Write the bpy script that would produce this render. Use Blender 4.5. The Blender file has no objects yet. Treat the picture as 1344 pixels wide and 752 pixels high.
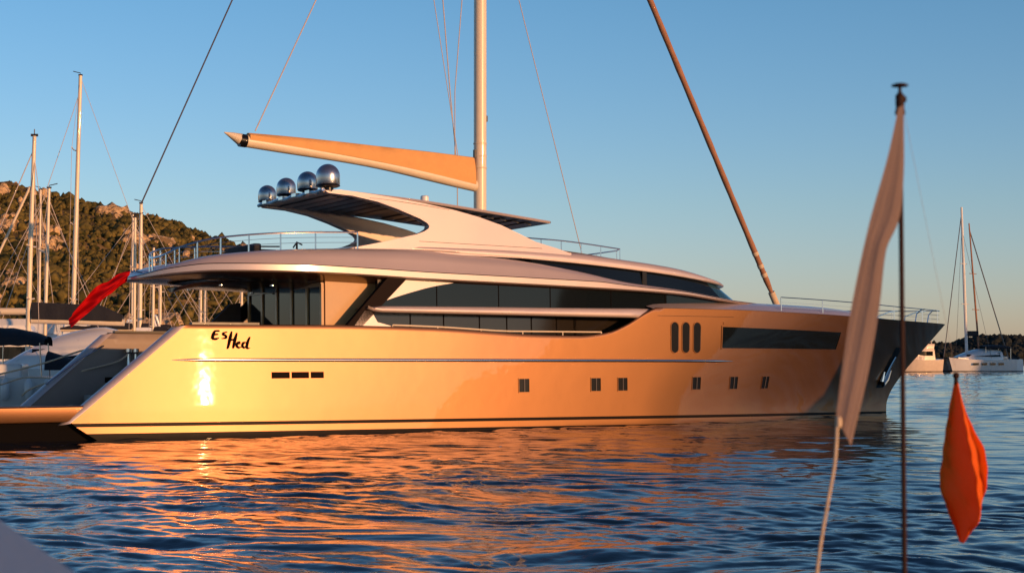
import bpy, bmesh, math, random
import numpy as np
from mathutils import Vector, Matrix
random.seed(7)
RNG = np.random.RandomState(11)
R = math.radians
scene = bpy.context.scene
COL = scene.collection

# ------------------------------------------------------------------ camera, sky, sun, exposure
EYE = 2.8
cam_d = bpy.data.cameras.new('camera')
cam_d.sensor_width = 36.0
cam_d.lens = 36.0 * 2160 / 1344
cam_d.clip_start = 0.1
cam_d.clip_end = 20000
cam_d.dof.use_dof = True
cam_d.dof.focus_distance = 62.0
cam_d.dof.aperture_fstop = 6.3
cam = bpy.data.objects.new('camera', cam_d)
cam.location = (0, 0, EYE)
cam.rotation_euler = (R(90) + math.atan(89 / 2160), 0, 0)
COL.objects.link(cam)
scene.camera = cam

SUN_AZ = 48.0          # degrees from straight behind the camera towards its right
SUN_EL = 7.05
sun_dir = Vector((math.sin(R(SUN_AZ)) * math.cos(R(SUN_EL)), -math.cos(R(SUN_AZ)) * math.cos(R(SUN_EL)), math.sin(R(SUN_EL))))
world = bpy.data.worlds.new('World')
scene.world = world
world.use_nodes = True
wn = world.node_tree
for n_ in list(wn.nodes):
    wn.nodes.remove(n_)
w_out = wn.nodes.new('ShaderNodeOutputWorld')
w_bg = wn.nodes.new('ShaderNodeBackground')
w_sky = wn.nodes.new('ShaderNodeTexSky')
w_sky.sky_type = 'NISHITA'
w_sky.sun_disc = False
w_sky.sun_elevation = R(SUN_EL)
w_sky.sun_rotation = math.atan2(sun_dir.x, sun_dir.y)
w_sky.altitude = 0
w_sky.air_density = 1.0
w_sky.dust_density = 0.3
w_sky.ozone_density = 2.6
w_bg.inputs['Strength'].default_value = 0.15
w_tint = wn.nodes.new('ShaderNodeMix'); w_tint.data_type = 'RGBA'; w_tint.blend_type = 'MULTIPLY'
w_tint.inputs[0].default_value = 1.0
w_tc = wn.nodes.new('ShaderNodeTexCoord'); w_sp = wn.nodes.new('ShaderNodeSeparateXYZ'); w_rp = wn.nodes.new('ShaderNodeValToRGB')
wn.links.new(w_tc.outputs['Generated'], w_sp.inputs[0]); wn.links.new(w_sp.outputs['Z'], w_rp.inputs['Fac'])
w_rp.color_ramp.elements[1].position = 0.22; w_rp.color_ramp.elements[1].color = (0.73, 0.96, 1.14, 1)
w_rp.color_ramp.elements[0].position = 0.0; w_rp.color_ramp.elements[0].color = (1.02, 0.93, 1.38, 1)
w_e = w_rp.color_ramp.elements.new(0.42); w_e.color = (0.38, 0.52, 0.70, 1)
w_e = w_rp.color_ramp.elements.new(0.09); w_e.color = (0.93, 0.97, 1.18, 1)
wn.links.new(w_rp.outputs['Color'], w_tint.inputs[7])
wn.links.new(w_sky.outputs['Color'], w_tint.inputs[6])
wn.links.new(w_tint.outputs[2], w_bg.inputs['Color'])
wn.links.new(w_bg.outputs[0], w_out.inputs['Surface'])

sun_l = bpy.data.lights.new('sun', 'SUN')
sun_l.energy = 3.7
sun_l.angle = R(0.55)
sun_l.color = (1.0, 0.50, 0.20)
sun = bpy.data.objects.new('sun', sun_l)
sun.rotation_euler = sun_dir.to_track_quat('Z', 'Y').to_euler()
COL.objects.link(sun)

vs = scene.view_settings
vs.view_transform = 'Standard'
vs.look = 'None'
vs.gamma = 1.0
vs.exposure = 0.12
vs.use_curve_mapping = False
scene.cycles.use_denoising = True
scene.cycles.max_bounces = 8
scene.cycles.blur_glossy = 0.0
scene.cycles.sample_clamp_indirect = 30
scene.cycles.caustics_reflective = False
scene.cycles.caustics_refractive = False

# ------------------------------------------------------------------ helpers
def ci(xs, ys):
    """smooth monotone-limited cubic through points, usable on floats and arrays"""
    xs = np.array(xs, float); ys = np.array(ys, float)
    d = np.diff(ys) / np.diff(xs)
    m = np.zeros(len(xs))
    m[0], m[-1] = d[0], d[-1]
    for i in range(1, len(xs) - 1):
        if d[i - 1] * d[i] > 0:
            m[i] = 2 * d[i - 1] * d[i] / (d[i - 1] + d[i])
    def f(x):
        x = np.clip(np.asarray(x, float), xs[0], xs[-1])
        i = np.clip(np.searchsorted(xs, x) - 1, 0, len(xs) - 2)
        h = xs[i + 1] - xs[i]; t = (x - xs[i]) / h
        r = (ys[i] * (1 + 2 * t) * (1 - t) ** 2 + m[i] * h * t * (1 - t) ** 2 + ys[i + 1] * t * t * (3 - 2 * t) + m[i + 1] * h * t * t * (t - 1))
        return float(r) if np.ndim(r) == 0 else r
    return f

def li(xs, ys):
    return lambda x: float(np.interp(x, xs, ys))

class MB:
    """collects shapes, then links them as one mesh object"""
    def __init__(s, flip=False):
        s.v, s.f, s.m = [], [], []
        s.flip = flip            # yacht frame: (u along, v to starboard, w up) -> (u, -v, w)
    def add(s, vs_, fs_, mi=0):
        o = len(s.v)
        s.v += [tuple(map(float, p)) for p in vs_]
        s.f += [tuple(o + i for i in f) for f in fs_]
        s.m += [mi] * len(fs_)
        return o
    def grid(s, rows, mi=0, closed=False):
        nr, nc = len(rows), len(rows[0])
        fs_ = []
        for i in range(nr - 1):
            for j in range(nc if closed else nc - 1):
                a, b = i * nc + j, i * nc + (j + 1) % nc
                fs_.append((a, b, b + nc, a + nc))
        s.add([p for r in rows for p in r], fs_, mi)
    def box(s, c, d, mi=0, rot=None):
        x, y, z = (k / 2 for k in d)
        vs_ = [Vector((a, b, e)) for a in (-x, x) for b in (-y, y) for e in (-z, z)]
        if rot is not None:
            vs_ = [rot @ p for p in vs_]
        vs_ = [p + Vector(c) for p in vs_]
        s.add(vs_, [(0, 1, 3, 2), (4, 6, 7, 5), (0, 4, 5, 1), (2, 3, 7, 6), (0, 2, 6, 4), (1, 5, 7, 3)], mi)
    def tube(s, pts, r, n=8, mi=0, cap=True):
        pts = [Vector(p) for p in pts]
        rs = list(r) if hasattr(r, '__len__') else [r] * len(pts)
        rings = []
        up = None
        for i, p in enumerate(pts):
            t = (pts[min(i + 1, len(pts) - 1)] - pts[max(i - 1, 0)]).normalized()
            if up is None:
                up = Vector((0, 0, 1)) if abs(t.z) < 0.9 else Vector((1, 0, 0))
            a = t.cross(up).normalized(); b = a.cross(t).normalized()
            up = b
            rings.append([p + (a * math.cos(k * 2 * math.pi / n) + b * math.sin(k * 2 * math.pi / n)) * rs[i] for k in range(n)])
        o = len(s.v)
        s.grid(rings, mi, closed=True)
        if cap:
            s.f.append(tuple(o + k for k in range(n))); s.m.append(mi)
            e = o + (len(pts) - 1) * n
            s.f.append(tuple(e + k for k in reversed(range(n)))); s.m.append(mi)
    def lathe(s, prof, c, n=24, mi=0):
        rows = [[(c[0] + r * math.cos(k * 2 * math.pi / n), c[1] + r * math.sin(k * 2 * math.pi / n), c[2] + z) for k in range(n)] for r, z in prof]
        s.grid(rows, mi, closed=True)
    def plate(s, poly, v0, v1, mi=0, vf=None):
        """polygon in (u, w) extruded between v0 and v1 (vf adds a lean by w)"""
        vf = vf or (lambda u, w: 0.0)
        n = len(poly)
        vs_ = [(u, v0 + vf(u, w), w) for u, w in poly] + [(u, v1 + vf(u, w), w) for u, w in poly]
        s.add(vs_, [tuple(range(n)), tuple(range(2 * n - 1, n - 1, -1))] + [(i, (i + 1) % n, n + (i + 1) % n, n + i) for i in range(n)], mi)
    def ribbon(s, us, lo, hi, vf, th, rows=2, mi=0):
        """slab following a side surface v = vf(u, w) between two curves, th thick inward"""
        fr = []; bk = []
        for k in range(rows + 1):
            a = []; b = []
            for u in us:
                l, h = lo(u), hi(u)
                w = l + (h - l) * k / rows
                a.append((u, vf(u, w), w)); b.append((u, vf(u, w) - th, w))
            fr.append(a); bk.append(b)
        s.grid(fr, mi); s.grid(bk, mi)
        s.grid([fr[0], bk[0]], mi); s.grid([fr[-1], bk[-1]], mi)
        s.grid([[r[0] for r in fr], [r[0] for r in bk]], mi)
        s.grid([[r[-1] for r in fr], [r[-1] for r in bk]], mi)
    def build(s, name, mats, parent=None, angle=38, loc=None, bevel=0.0, flat=False):
        me = bpy.data.meshes.new(name)
        vs_ = [(x, -y, z) for x, y, z in s.v] if s.flip else s.v
        me.from_pydata(vs_, [], s.f)
        for m_ in (mats if isinstance(mats, (list, tuple)) else [mats]):
            me.materials.append(m_)
        me.polygons.foreach_set('material_index', s.m)
        bm = bmesh.new(); bm.from_mesh(me)
        bmesh.ops.remove_doubles(bm, verts=bm.verts, dist=1e-5)
        if bevel:
            es = [e for e in bm.edges if len(e.link_faces) == 2 and e.calc_face_angle(0) > R(40)]
            bmesh.ops.bevel(bm, geom=es, offset=bevel, segments=3, profile=0.6, affect='EDGES', clamp_overlap=True)
        bmesh.ops.recalc_face_normals(bm, faces=bm.faces)
        bm.to_mesh(me); bm.free()
        if not flat:
            me.polygons.foreach_set('use_smooth', [True] * len(me.polygons))
            me.set_sharp_from_angle(angle=R(angle))
        o = bpy.data.objects.new(name, me)
        COL.objects.link(o)
        if parent is not None:
            o.parent = parent
        if loc is not None:
            o.location = loc
        return o

def tag(o, label=None, cat=None, group=None, kind=None):
    if label: o['label'] = label
    if cat: o['category'] = cat
    if group: o['group'] = group
    if kind: o['kind'] = kind
    return o

def empty(name, loc=(0, 0, 0), rz=0.0):
    o = bpy.data.objects.new(name, None)
    o.empty_display_size = 0.5
    o.location = loc
    o.rotation_euler = (0, 0, rz)
    COL.objects.link(o)
    return o

def copy_tree(o, parent=None):
    c = o.copy()
    COL.objects.link(c)
    if parent is not None:
        c.parent = parent
    for ch in list(o.children):
        copy_tree(ch, c)
    return c

def mat(name, base, rough=0.5, metal=0.0, coat=0.0, coat_r=0.03, spec=0.5, noise=0.0, nscale=3.0, bump=0.0, bscale=20.0, sheen=0.0, detail=4.0, coat_ior=1.5):
    m = bpy.data.materials.new(name)
    m.use_nodes = True
    nt = m.node_tree
    b = nt.nodes['Principled BSDF']
    b.inputs['Base Color'].default_value = (*base, 1)
    b.inputs['Roughness'].default_value = rough
    b.inputs['Metallic'].default_value = metal
    b.inputs['Coat Weight'].default_value = coat
    b.inputs['Coat Roughness'].default_value = coat_r
    b.inputs['Coat IOR'].default_value = coat_ior
    b.inputs['Specular IOR Level'].default_value = spec
    b.inputs['Sheen Weight'].default_value = sheen
    tc = nt.nodes.new('ShaderNodeTexCoord')
    if noise:
        nz = nt.nodes.new('ShaderNodeTexNoise')
        nz.inputs['Scale'].default_value = nscale
        nz.inputs['Detail'].default_value = detail
        nt.links.new(tc.outputs['Object'], nz.inputs['Vector'])
        mr = nt.nodes.new('ShaderNodeMapRange')
        mr.inputs['From Min'].default_value = 0.3; mr.inputs['From Max'].default_value = 0.7
        mr.inputs['To Min'].default_value = 1 - noise; mr.inputs['To Max'].default_value = 1 + noise
        nt.links.new(nz.outputs['Fac'], mr.inputs['Value'])
        mx = nt.nodes.new('ShaderNodeVectorMath'); mx.operation = 'SCALE'
        mx.inputs[0].default_value = base
        nt.links.new(mr.outputs[0], mx.inputs['Scale'])
        nt.links.new(mx.outputs[0], b.inputs['Base Color'])
        mr2 = nt.nodes.new('ShaderNodeMapRange')
        mr2.inputs['To Min'].default_value = max(0.0, rough - 0.08); mr2.inputs['To Max'].default_value = min(1.0, rough + 0.08)
        nt.links.new(nz.outputs['Fac'], mr2.inputs['Value'])
        nt.links.new(mr2.outputs[0], b.inputs['Roughness'])
    if bump:
        nb = nt.nodes.new('ShaderNodeTexNoise')
        nb.inputs['Scale'].default_value = bscale
        nb.inputs['Detail'].default_value = 5
        nt.links.new(tc.outputs['Object'], nb.inputs['Vector'])
        bp = nt.nodes.new('ShaderNodeBump')
        bp.inputs['Strength'].default_value = bump
        bp.inputs['Distance'].default_value = 0.05
        nt.links.new(nb.outputs['Fac'], bp.inputs['Height'])
        nt.links.new(bp.outputs[0], b.inputs['Normal'])
    return m

# ------------------------------------------------------------------ materials
PAINT = dict(base=(0.32, 0.150, 0.062), rough=0.43, metal=0.90, coat=0.62, coat_r=0.026, coat_ior=1.6)
M = {}
M['hull'] = mat('champagne_hull_paint', **PAINT)
def hull_stripes(m):
    nt = m.node_tree; b = nt.nodes['Principled BSDF']
    tc = nt.nodes.new('ShaderNodeTexCoord'); sp = nt.nodes.new('ShaderNodeSeparateXYZ')
    nt.links.new(tc.outputs['Object'], sp.inputs[0])
    ad = nt.nodes.new('ShaderNodeMath'); ad.operation = 'MULTIPLY_ADD'
    ad.inputs[1].default_value = 0.0095
    nt.links.new(sp.outputs['X'], ad.inputs[0]); nt.links.new(sp.outputs['Z'], ad.inputs[2])
    mr = nt.nodes.new('ShaderNodeMapRange')
    mr.inputs['From Min'].default_value = -0.2; mr.inputs['From Max'].default_value = 1.0
    nt.links.new(ad.outputs[0], mr.inputs['Value'])
    def ramp(cols):
        cr = nt.nodes.new('ShaderNodeValToRGB'); cr.color_ramp.interpolation = 'CONSTANT'
        els = cr.color_ramp.elements
        pos = lambda w: (w + 0.2) / 1.2
        els[0].position = 0; els[0].color = cols[0]
        els[1].position = pos(0.22); els[1].color = cols[1]
        for w, c in ((0.44, cols[2]), (0.555, cols[3])):
            e = els.new(pos(w)); e.color = c
        nt.links.new(mr.outputs[0], cr.inputs['Fac'])
        return cr
    dark = (0.012, 0.008, 0.007, 1)
    gold = (*PAINT['base'], 1)
    cr = ramp([dark, gold, dark, gold])
    nt.links.new(cr.outputs['Color'], b.inputs['Base Color'])
    z, o_ = (0, 0, 0, 1), (PAINT['metal'],) * 3 + (1,)
    cm = ramp([z, o_, z, o_])
    nt.links.new(cm.outputs['Color'], b.inputs['Metallic'])
    g1, g0 = (PAINT['coat'],) * 3 + (1,), (0.02, 0.02, 0.02, 1)
    cc = ramp([g0, g1, g0, g1])
    nt.links.new(cc.outputs['Color'], b.inputs['Coat Weight'])
    b.inputs['Specular IOR Level'].default_value = 0.06
hull_stripes(M['hull'])
def fairing(m, scale, dist):
    nt = m.node_tree; b = nt.nodes['Principled BSDF']
    tc = nt.nodes.new('ShaderNodeTexCoord'); nz = nt.nodes.new('ShaderNodeTexNoise')
    nz.inputs['Scale'].default_value = scale; nz.inputs['Detail'].default_value = 2
    nt.links.new(tc.outputs['Object'], nz.inputs['Vector'])
    bp = nt.nodes.new('ShaderNodeBump'); bp.inputs['Strength'].default_value = 1.0; bp.inputs['Distance'].default_value = dist
    nt.links.new(nz.outputs['Fac'], bp.inputs['Height'])
    nt.links.new(bp.outputs[0], b.inputs['Normal']); nt.links.new(bp.outputs[0], b.inputs['Coat Normal'])
fairing(M['hull'], 1.3, 0.004)
M['paint'] = mat('champagne_paint', **PAINT)
M['super'] = mat('pearl_superstructure_paint', (0.60, 0.485, 0.455), rough=0.38, metal=0.30, coat=0.6, coat_r=0.13, noise=0.02, nscale=0.6)
M['brown'] = mat('brown_lacquer_ceiling', (0.075, 0.034, 0.022), rough=0.22, coat=0.1, spec=0.35, noise=0.1, nscale=2)
M['underside'] = mat('dark_louvre', (0.035, 0.024, 0.022), rough=0.4, noise=0.2, nscale=2)
M['slat'] = mat('louvre_slat', (0.11, 0.09, 0.085), rough=0.35)
M['glass'] = mat('tinted_glass', (0.006, 0.009, 0.012), rough=0.05, spec=0.3, noise=0.0)
M['glass_brown'] = mat('bronze_tinted_glass', (0.022, 0.017, 0.013), rough=0.08, spec=0.5)
M['glass_clear'] = mat('windscreen_glass', (0.02, 0.06, 0.09), rough=0.03, spec=0.9)
M['black'] = mat('black_gloss', (0.006, 0.006, 0.007), rough=0.3, spec=0.3)
M['strut'] = mat('dark_trim_and_shade', (0.016, 0.010, 0.008), rough=0.8, spec=0.1)  # near-black: shade put into the struts' colour, also used for dark trim
M['matt'] = mat('matt_antifoul', (0.006, 0.005, 0.005), rough=0.9, spec=0.05)
M['steel'] = mat('polished_steel', (0.72, 0.68, 0.65), rough=0.18, metal=1.0)
M['dome'] = mat('silver_dome_paint', (0.50, 0.48, 0.48), rough=0.24, metal=0.92, coat=0.3)
M['inner'] = mat('grey_bulwark_lining', (0.34, 0.27, 0.235), rough=0.5, coat=0.2, noise=0.05, nscale=1.5)
M['wood'] = mat('honey_veneer_panel', (0.50, 0.27, 0.10), rough=0.4, coat=0.3, noise=0.06, nscale=2)
M['teak'] = mat('teak_deck', (0.28, 0.15, 0.075), rough=0.55, noise=0.18, nscale=6)
M['white'] = mat('white_gelcoat', (0.78, 0.76, 0.73), rough=0.3, coat=0.3, noise=0.04, nscale=1.2)
M['cream'] = mat('cream_spar_paint', (0.80, 0.66, 0.48), rough=0.32, coat=0.3, noise=0.04, nscale=0.8)
M['sail'] = mat('ochre_sail_cover', (0.72, 0.36, 0.12), rough=0.75, noise=0.06, nscale=1.5, bump=0.3, bscale=6)
M['furled'] = mat('tan_furled_sail', (0.34, 0.16, 0.09), rough=0.8, noise=0.12, nscale=3, bump=0.3, bscale=8)
M['navy'] = mat('dark_canvas', (0.012, 0.012, 0.018), rough=0.8, noise=0.2, nscale=4, bump=0.4, bscale=5)
M['wire'] = mat('rigging_wire', (0.16, 0.13, 0.12), rough=0.4, metal=0.6)
M['wire_pale'] = mat('pale_rigging_rope', (0.55, 0.46, 0.42), rough=0.6)
M['rope'] = mat('cream_mooring_rope', (0.62, 0.48, 0.34), rough=0.85, noise=0.2, nscale=30)
M['red'] = mat('red_flag_cloth', (0.42, 0.003, 0.006), rough=0.8, noise=0.05, nscale=3, spec=0.1)
M['grey'] = mat('grey_gelcoat', (0.44, 0.41, 0.40), rough=0.5, noise=0.06, nscale=5, bump=0.1, bscale=60)
M['flagwhite'] = mat('faded_flag_cloth', (0.25, 0.175, 0.155), rough=0.85, noise=0.07, nscale=9, bump=0.25, bscale=300)
M['pole'] = mat('varnished_staff', (0.040, 0.019, 0.015), rough=0.65, spec=0.12, noise=0.15, nscale=12)
M['tan'] = mat('beige_hull_paint', (0.70, 0.57, 0.46), rough=0.35, coat=0.3, noise=0.05, nscale=2)

def water_material():
    m = bpy.data.materials.new('harbour_water'); m.use_nodes = True
    nt = m.node_tree; b = nt.nodes['Principled BSDF']
    b.inputs['Base Color'].default_value = (0.004, 0.014, 0.024, 1)
    b.inputs['Roughness'].default_value = 0.02
    b.inputs['IOR'].default_value = 1.333
    b.inputs['Specular IOR Level'].default_value = 0.5
    tc = nt.nodes.new('ShaderNodeTexCoord')
    mp = nt.nodes.new('ShaderNodeMapping'); mp.inputs['Scale'].default_value = (0.9, 1.5, 1)
    nt.links.new(tc.outputs['Object'], mp.inputs['Vector'])
    n1 = nt.nodes.new('ShaderNodeTexNoise'); n1.inputs['Scale'].default_value = 4.2; n1.inputs['Detail'].default_value = 5; n1.inputs['Roughness'].default_value = 0.55
    n1.inputs['Distortion'].default_value = 0.6
    nt.links.new(mp.outputs[0], n1.inputs['Vector'])
    bp = nt.nodes.new('ShaderNodeBump'); bp.inputs['Strength'].default_value = 0.18; bp.inputs['Distance'].default_value = 0.02
    nt.links.new(n1.outputs['Fac'], bp.inputs['Height'])
    nt.links.new(bp.outputs[0], b.inputs['Normal'])
    return m
M['water'] = water_material()

def cloth_translucent(name, col, fac, rough=0.7):
    m = mat(name, col, rough=rough, noise=0.05, nscale=8, bump=0.2, bscale=250, spec=0.2)
    nt = m.node_tree; b = nt.nodes['Principled BSDF']; out = nt.nodes['Material Output']
    tr = nt.nodes.new('ShaderNodeBsdfTranslucent'); tr.inputs['Color'].default_value = (*col, 1)
    mx = nt.nodes.new('ShaderNodeMixShader'); mx.inputs[0].default_value = fac
    nt.links.new(b.outputs[0], mx.inputs[1]); nt.links.new(tr.outputs[0], mx.inputs[2]); nt.links.new(mx.outputs[0], out.inputs['Surface'])
    return m
M['orange'] = cloth_translucent('orange_flag_cloth', (1.0, 0.17, 0.012), 0.35)

# ------------------------------------------------------------------ numpy noise
_PERM = RNG.rand(256, 256)
def vnoise(x, y):
    xi = np.floor(x).astype(int); yi = np.floor(y).astype(int)
    fx = x - xi; fy = y - yi
    fx = fx * fx * (3 - 2 * fx); fy = fy * fy * (3 - 2 * fy)
    g = lambda a, b: _PERM[a % 256, b % 256]
    return (g(xi, yi) * (1 - fx) + g(xi + 1, yi) * fx) * (1 - fy) + (g(xi, yi + 1) * (1 - fx) + g(xi + 1, yi + 1) * fx) * fy
def fbm(x, y, oct_=4):
    r = 0; a = 0.5
    for k in range(oct_):
        r = r + a * vnoise(x + 17.3 * k, y + 9.1 * k); x = x * 2.03; y = y * 2.03; a *= 0.5
    return r

def np_mesh(name, verts, quads, mats, smooth=True, midx=None):
    me = bpy.data.meshes.new(name)
    nv, k = len(verts), quads.shape[1]
    me.vertices.add(nv); me.vertices.foreach_set('co', np.asarray(verts, np.float32).ravel())
    me.loops.add(quads.size); me.loops.foreach_set('vertex_index', quads.ravel().astype(np.int32))
    me.polygons.add(len(quads))
    me.polygons.foreach_set('loop_start', np.arange(0, quads.size, k, dtype=np.int32))
    me.polygons.foreach_set('loop_total', np.full(len(quads), k, dtype=np.int32))
    for m_ in mats: me.materials.append(m_)
    if midx is not None: me.polygons.foreach_set('material_index', midx.astype(np.int32))
    me.update(calc_edges=True); me.validate()
    if smooth: me.polygons.foreach_set('use_smooth', np.ones(len(quads), bool))
    o = bpy.data.objects.new(name, me); COL.objects.link(o)
    return o

# ------------------------------------------------------------------ water: one sheet to the horizon with real waves
def build_water():
    rad = [3.0]
    while rad[-1] < 12000:
        r_ = rad[-1]
        step = 0.5 if r_ < 14 else max(0.045, r_ * 0.0026) if r_ < 420 else r_ * 0.02 if r_ < 1500 else r_ * 0.12
        rad.append(r_ + step)
    rad = np.array(rad)
    fine = np.linspace(R(-24), R(24), 640)
    rest = np.linspace(R(24), R(336), 80)[1:-1]
    ang = np.concatenate([fine, rest])
    A, RR = np.meshgrid(ang, rad)
    X = np.sin(A) * RR; Y = np.cos(A) * RR
    Z = np.zeros_like(X)
    cell = np.maximum(np.gradient(rad), rad * 0.0014)[:, None]
    rs = np.random.RandomState(5)
    wx = X + 0.9 * (vnoise(X * 0.23, Y * 0.23) - 0.5) * 3; wy = Y + 0.9 * (vnoise(X * 0.23 + 50, Y * 0.23 + 9) - 0.5) * 3
    n = 64
    patch = 0.55 + 0.9 * vnoise(X * 0.07 + 3, Y * 0.05 + 8)
    for k in range(n):
        lam = 0.24 * (4.0 / 0.24) ** (k / (n - 1)) * rs.uniform(0.9, 1.1)
        th = R(74) + rs.normal(0, R(34))
        slope = 0.086 / math.sqrt(n / 2) * (0.75 + 0.7 * math.exp(-((math.log(lam / 0.5)) ** 2) / 0.6) + 0.5 * math.exp(-((math.log(lam / 1.7)) ** 2) / 0.12))
        a = slope * lam / (2 * math.pi)
        ph = (wx * math.cos(th) + wy * math.sin(th)) * 2 * math.pi / lam + rs.uniform(0, 6.28)
        fade = np.clip((lam / cell - 2.0) / 2.5, 0, 1)
        s = np.sin(ph)
        Z += a * fade * (s + 0.28 * np.cos(2 * ph))
    Z *= patch * np.interp(RR, [10, 26, 48, 70, 150], [1.55, 1.5, 0.85, 0.85, 1.3])
    nr, nc = X.shape
    i = np.arange(nr - 1)[:, None] * nc; j = np.arange(nc)[None, :]
    q = np.stack([i + j, i + (j + 1) % nc, i + nc + (j + 1) % nc, i + nc + j], -1).reshape(-1, 4)
    v = np.stack([X, Y, Z], -1).reshape(-1, 3)
    o = np_mesh('sea_water', v, q, [M['water']])
    tag(o, kind='structure')
    # the small disc under the camera
    m = MB(); m.add([(3.0 * math.sin(a), 3.0 * math.cos(a), 0) for a in np.linspace(0, 2 * math.pi, 60)[:-1]], [tuple(range(59))])
    d = m.build('sea_water', M['water']); tag(d, kind='structure')
build_water()

# ------------------------------------------------------------------ hills
def hill_materials():
    soil = bpy.data.materials.new('dry_hillside'); soil.use_nodes = True
    nt = soil.node_tree; b = nt.nodes['Principled BSDF']; b.inputs['Roughness'].default_value = 0.95; b.inputs['Specular IOR Level'].default_value = 0.1
    tc = nt.nodes.new('ShaderNodeTexCoord')
    nz = nt.nodes.new('ShaderNodeTexNoise'); nz.inputs['Scale'].default_value = 0.09; nz.inputs['Detail'].default_value = 8
    nt.links.new(tc.outputs['Object'], nz.inputs['Vector'])
    cr = nt.nodes.new('ShaderNodeValToRGB')
    cr.color_ramp.elements[0].position = 0.38; cr.color_ramp.elements[0].color = (0.085, 0.065, 0.024, 1)
    cr.color_ramp.elements[1].position = 0.66; cr.color_ramp.elements[1].color = (0.30, 0.19, 0.09, 1)
    nt.links.new(nz.outputs['Fac'], cr.inputs['Fac']); nt.links.new(cr.outputs[0], b.inputs['Base Color'])
    rock = mat('pale_cliff_rock', (0.66, 0.43, 0.22), rough=0.9, noise=0.4, nscale=0.5, bump=1.0, bscale=0.7, spec=0.1, detail=8)
    rock.node_tree.nodes['Bump'].inputs['Distance'].default_value = 1.6
    shrub = bpy.data.materials.new('maquis_shrub_leaves'); shrub.use_nodes = True
    nt = shrub.node_tree; b = nt.nodes['Principled BSDF']; b.inputs['Roughness'].default_value = 0.9; b.inputs['Specular IOR Level'].default_value = 0.15
    tc = nt.nodes.new('ShaderNodeTexCoord')
    nz = nt.nodes.new('ShaderNodeTexNoise'); nz.inputs['Scale'].default_value = 0.45; nz.inputs['Detail'].default_value = 8
    nt.links.new(tc.outputs['Object'], nz.inputs['Vector'])
    cr = nt.nodes.new('ShaderNodeValToRGB')
    cr.color_ramp.elements[0].position = 0.35; cr.color_ramp.elements[0].color = (0.026, 0.030, 0.009, 1)
    cr.color_ramp.elements[1].position = 0.68; cr.color_ramp.elements[1].color = (0.21, 0.150, 0.042, 1)
    nt.links.new(nz.outputs['Fac'], cr.inputs['Fac']); nt.links.new(cr.outputs[0], b.inputs['Base Color'])
    return soil, rock, shrub
SOIL, ROCK, SHRUB = hill_materials()

def ico(sub):
    bm = bmesh.new(); bmesh.ops.create_icosphere(bm, subdivisions=sub, radius=1.0)
    v = np.array([p.co[:] for p in bm.verts]); f = np.array([[x.index for x in fc.verts] for fc in bm.faces]); bm.free()
    return v, f

def scatter(name, pts, rads, flat, mat_, sub=2, rough=0.35, seed=1):
    rs = np.random.RandomState(seed)
    v, f = ico(sub)
    n = len(pts); nv = len(v)
    jit = 1 + rs.uniform(-rough, rough, (n, nv, 1))
    sc = rads[:, None, None] * np.stack([rs.uniform(.8, 1.3, n), rs.uniform(.8, 1.3, n), rs.uniform(flat[0], flat[1], n)], -1)[:, None, :]
    P = v[None] * jit * sc + pts[:, None, :]
    Fc = f[None] + (np.arange(n) * nv)[:, None, None]
    return np_mesh(name, P.reshape(-1, 3), Fc.reshape(-1, 3), [mat_], smooth=False)

ridge_h = ci([-420, -300, -200, -162, -138, -113, -99, -85, -78, -60, -30, 0, 60], [60, 62, 60, 57, 51.5, 46, 41, 37, 34, 25, 13, 6, 0])
def hill_z(x, y):
    s = np.clip((y - 330) / 190, 0, 1)
    h = ridge_h(x)
    prof = s ** 0.8
    beyond = np.clip((y - 520) / 160, 0, 1)
    z = h * prof * (1 - beyond ** 1.5) - 1.0
    z = z + (fbm(x * 0.045, y * 0.045) - 0.47) * 9 * np.clip(h / 40, 0, 1) * np.sin(np.pi * np.clip(s, 0.0, 0.9)) + (fbm(x * 0.2, y * 0.2, 3) - 0.44) * 2.2
    return z
def rock_mask(x, y):
    return fbm(x * 0.10 + 31, y * 0.045 + 7, 4) + 0.30 * (vnoise(x * 0.26, y * 0.13) - 0.5)

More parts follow.
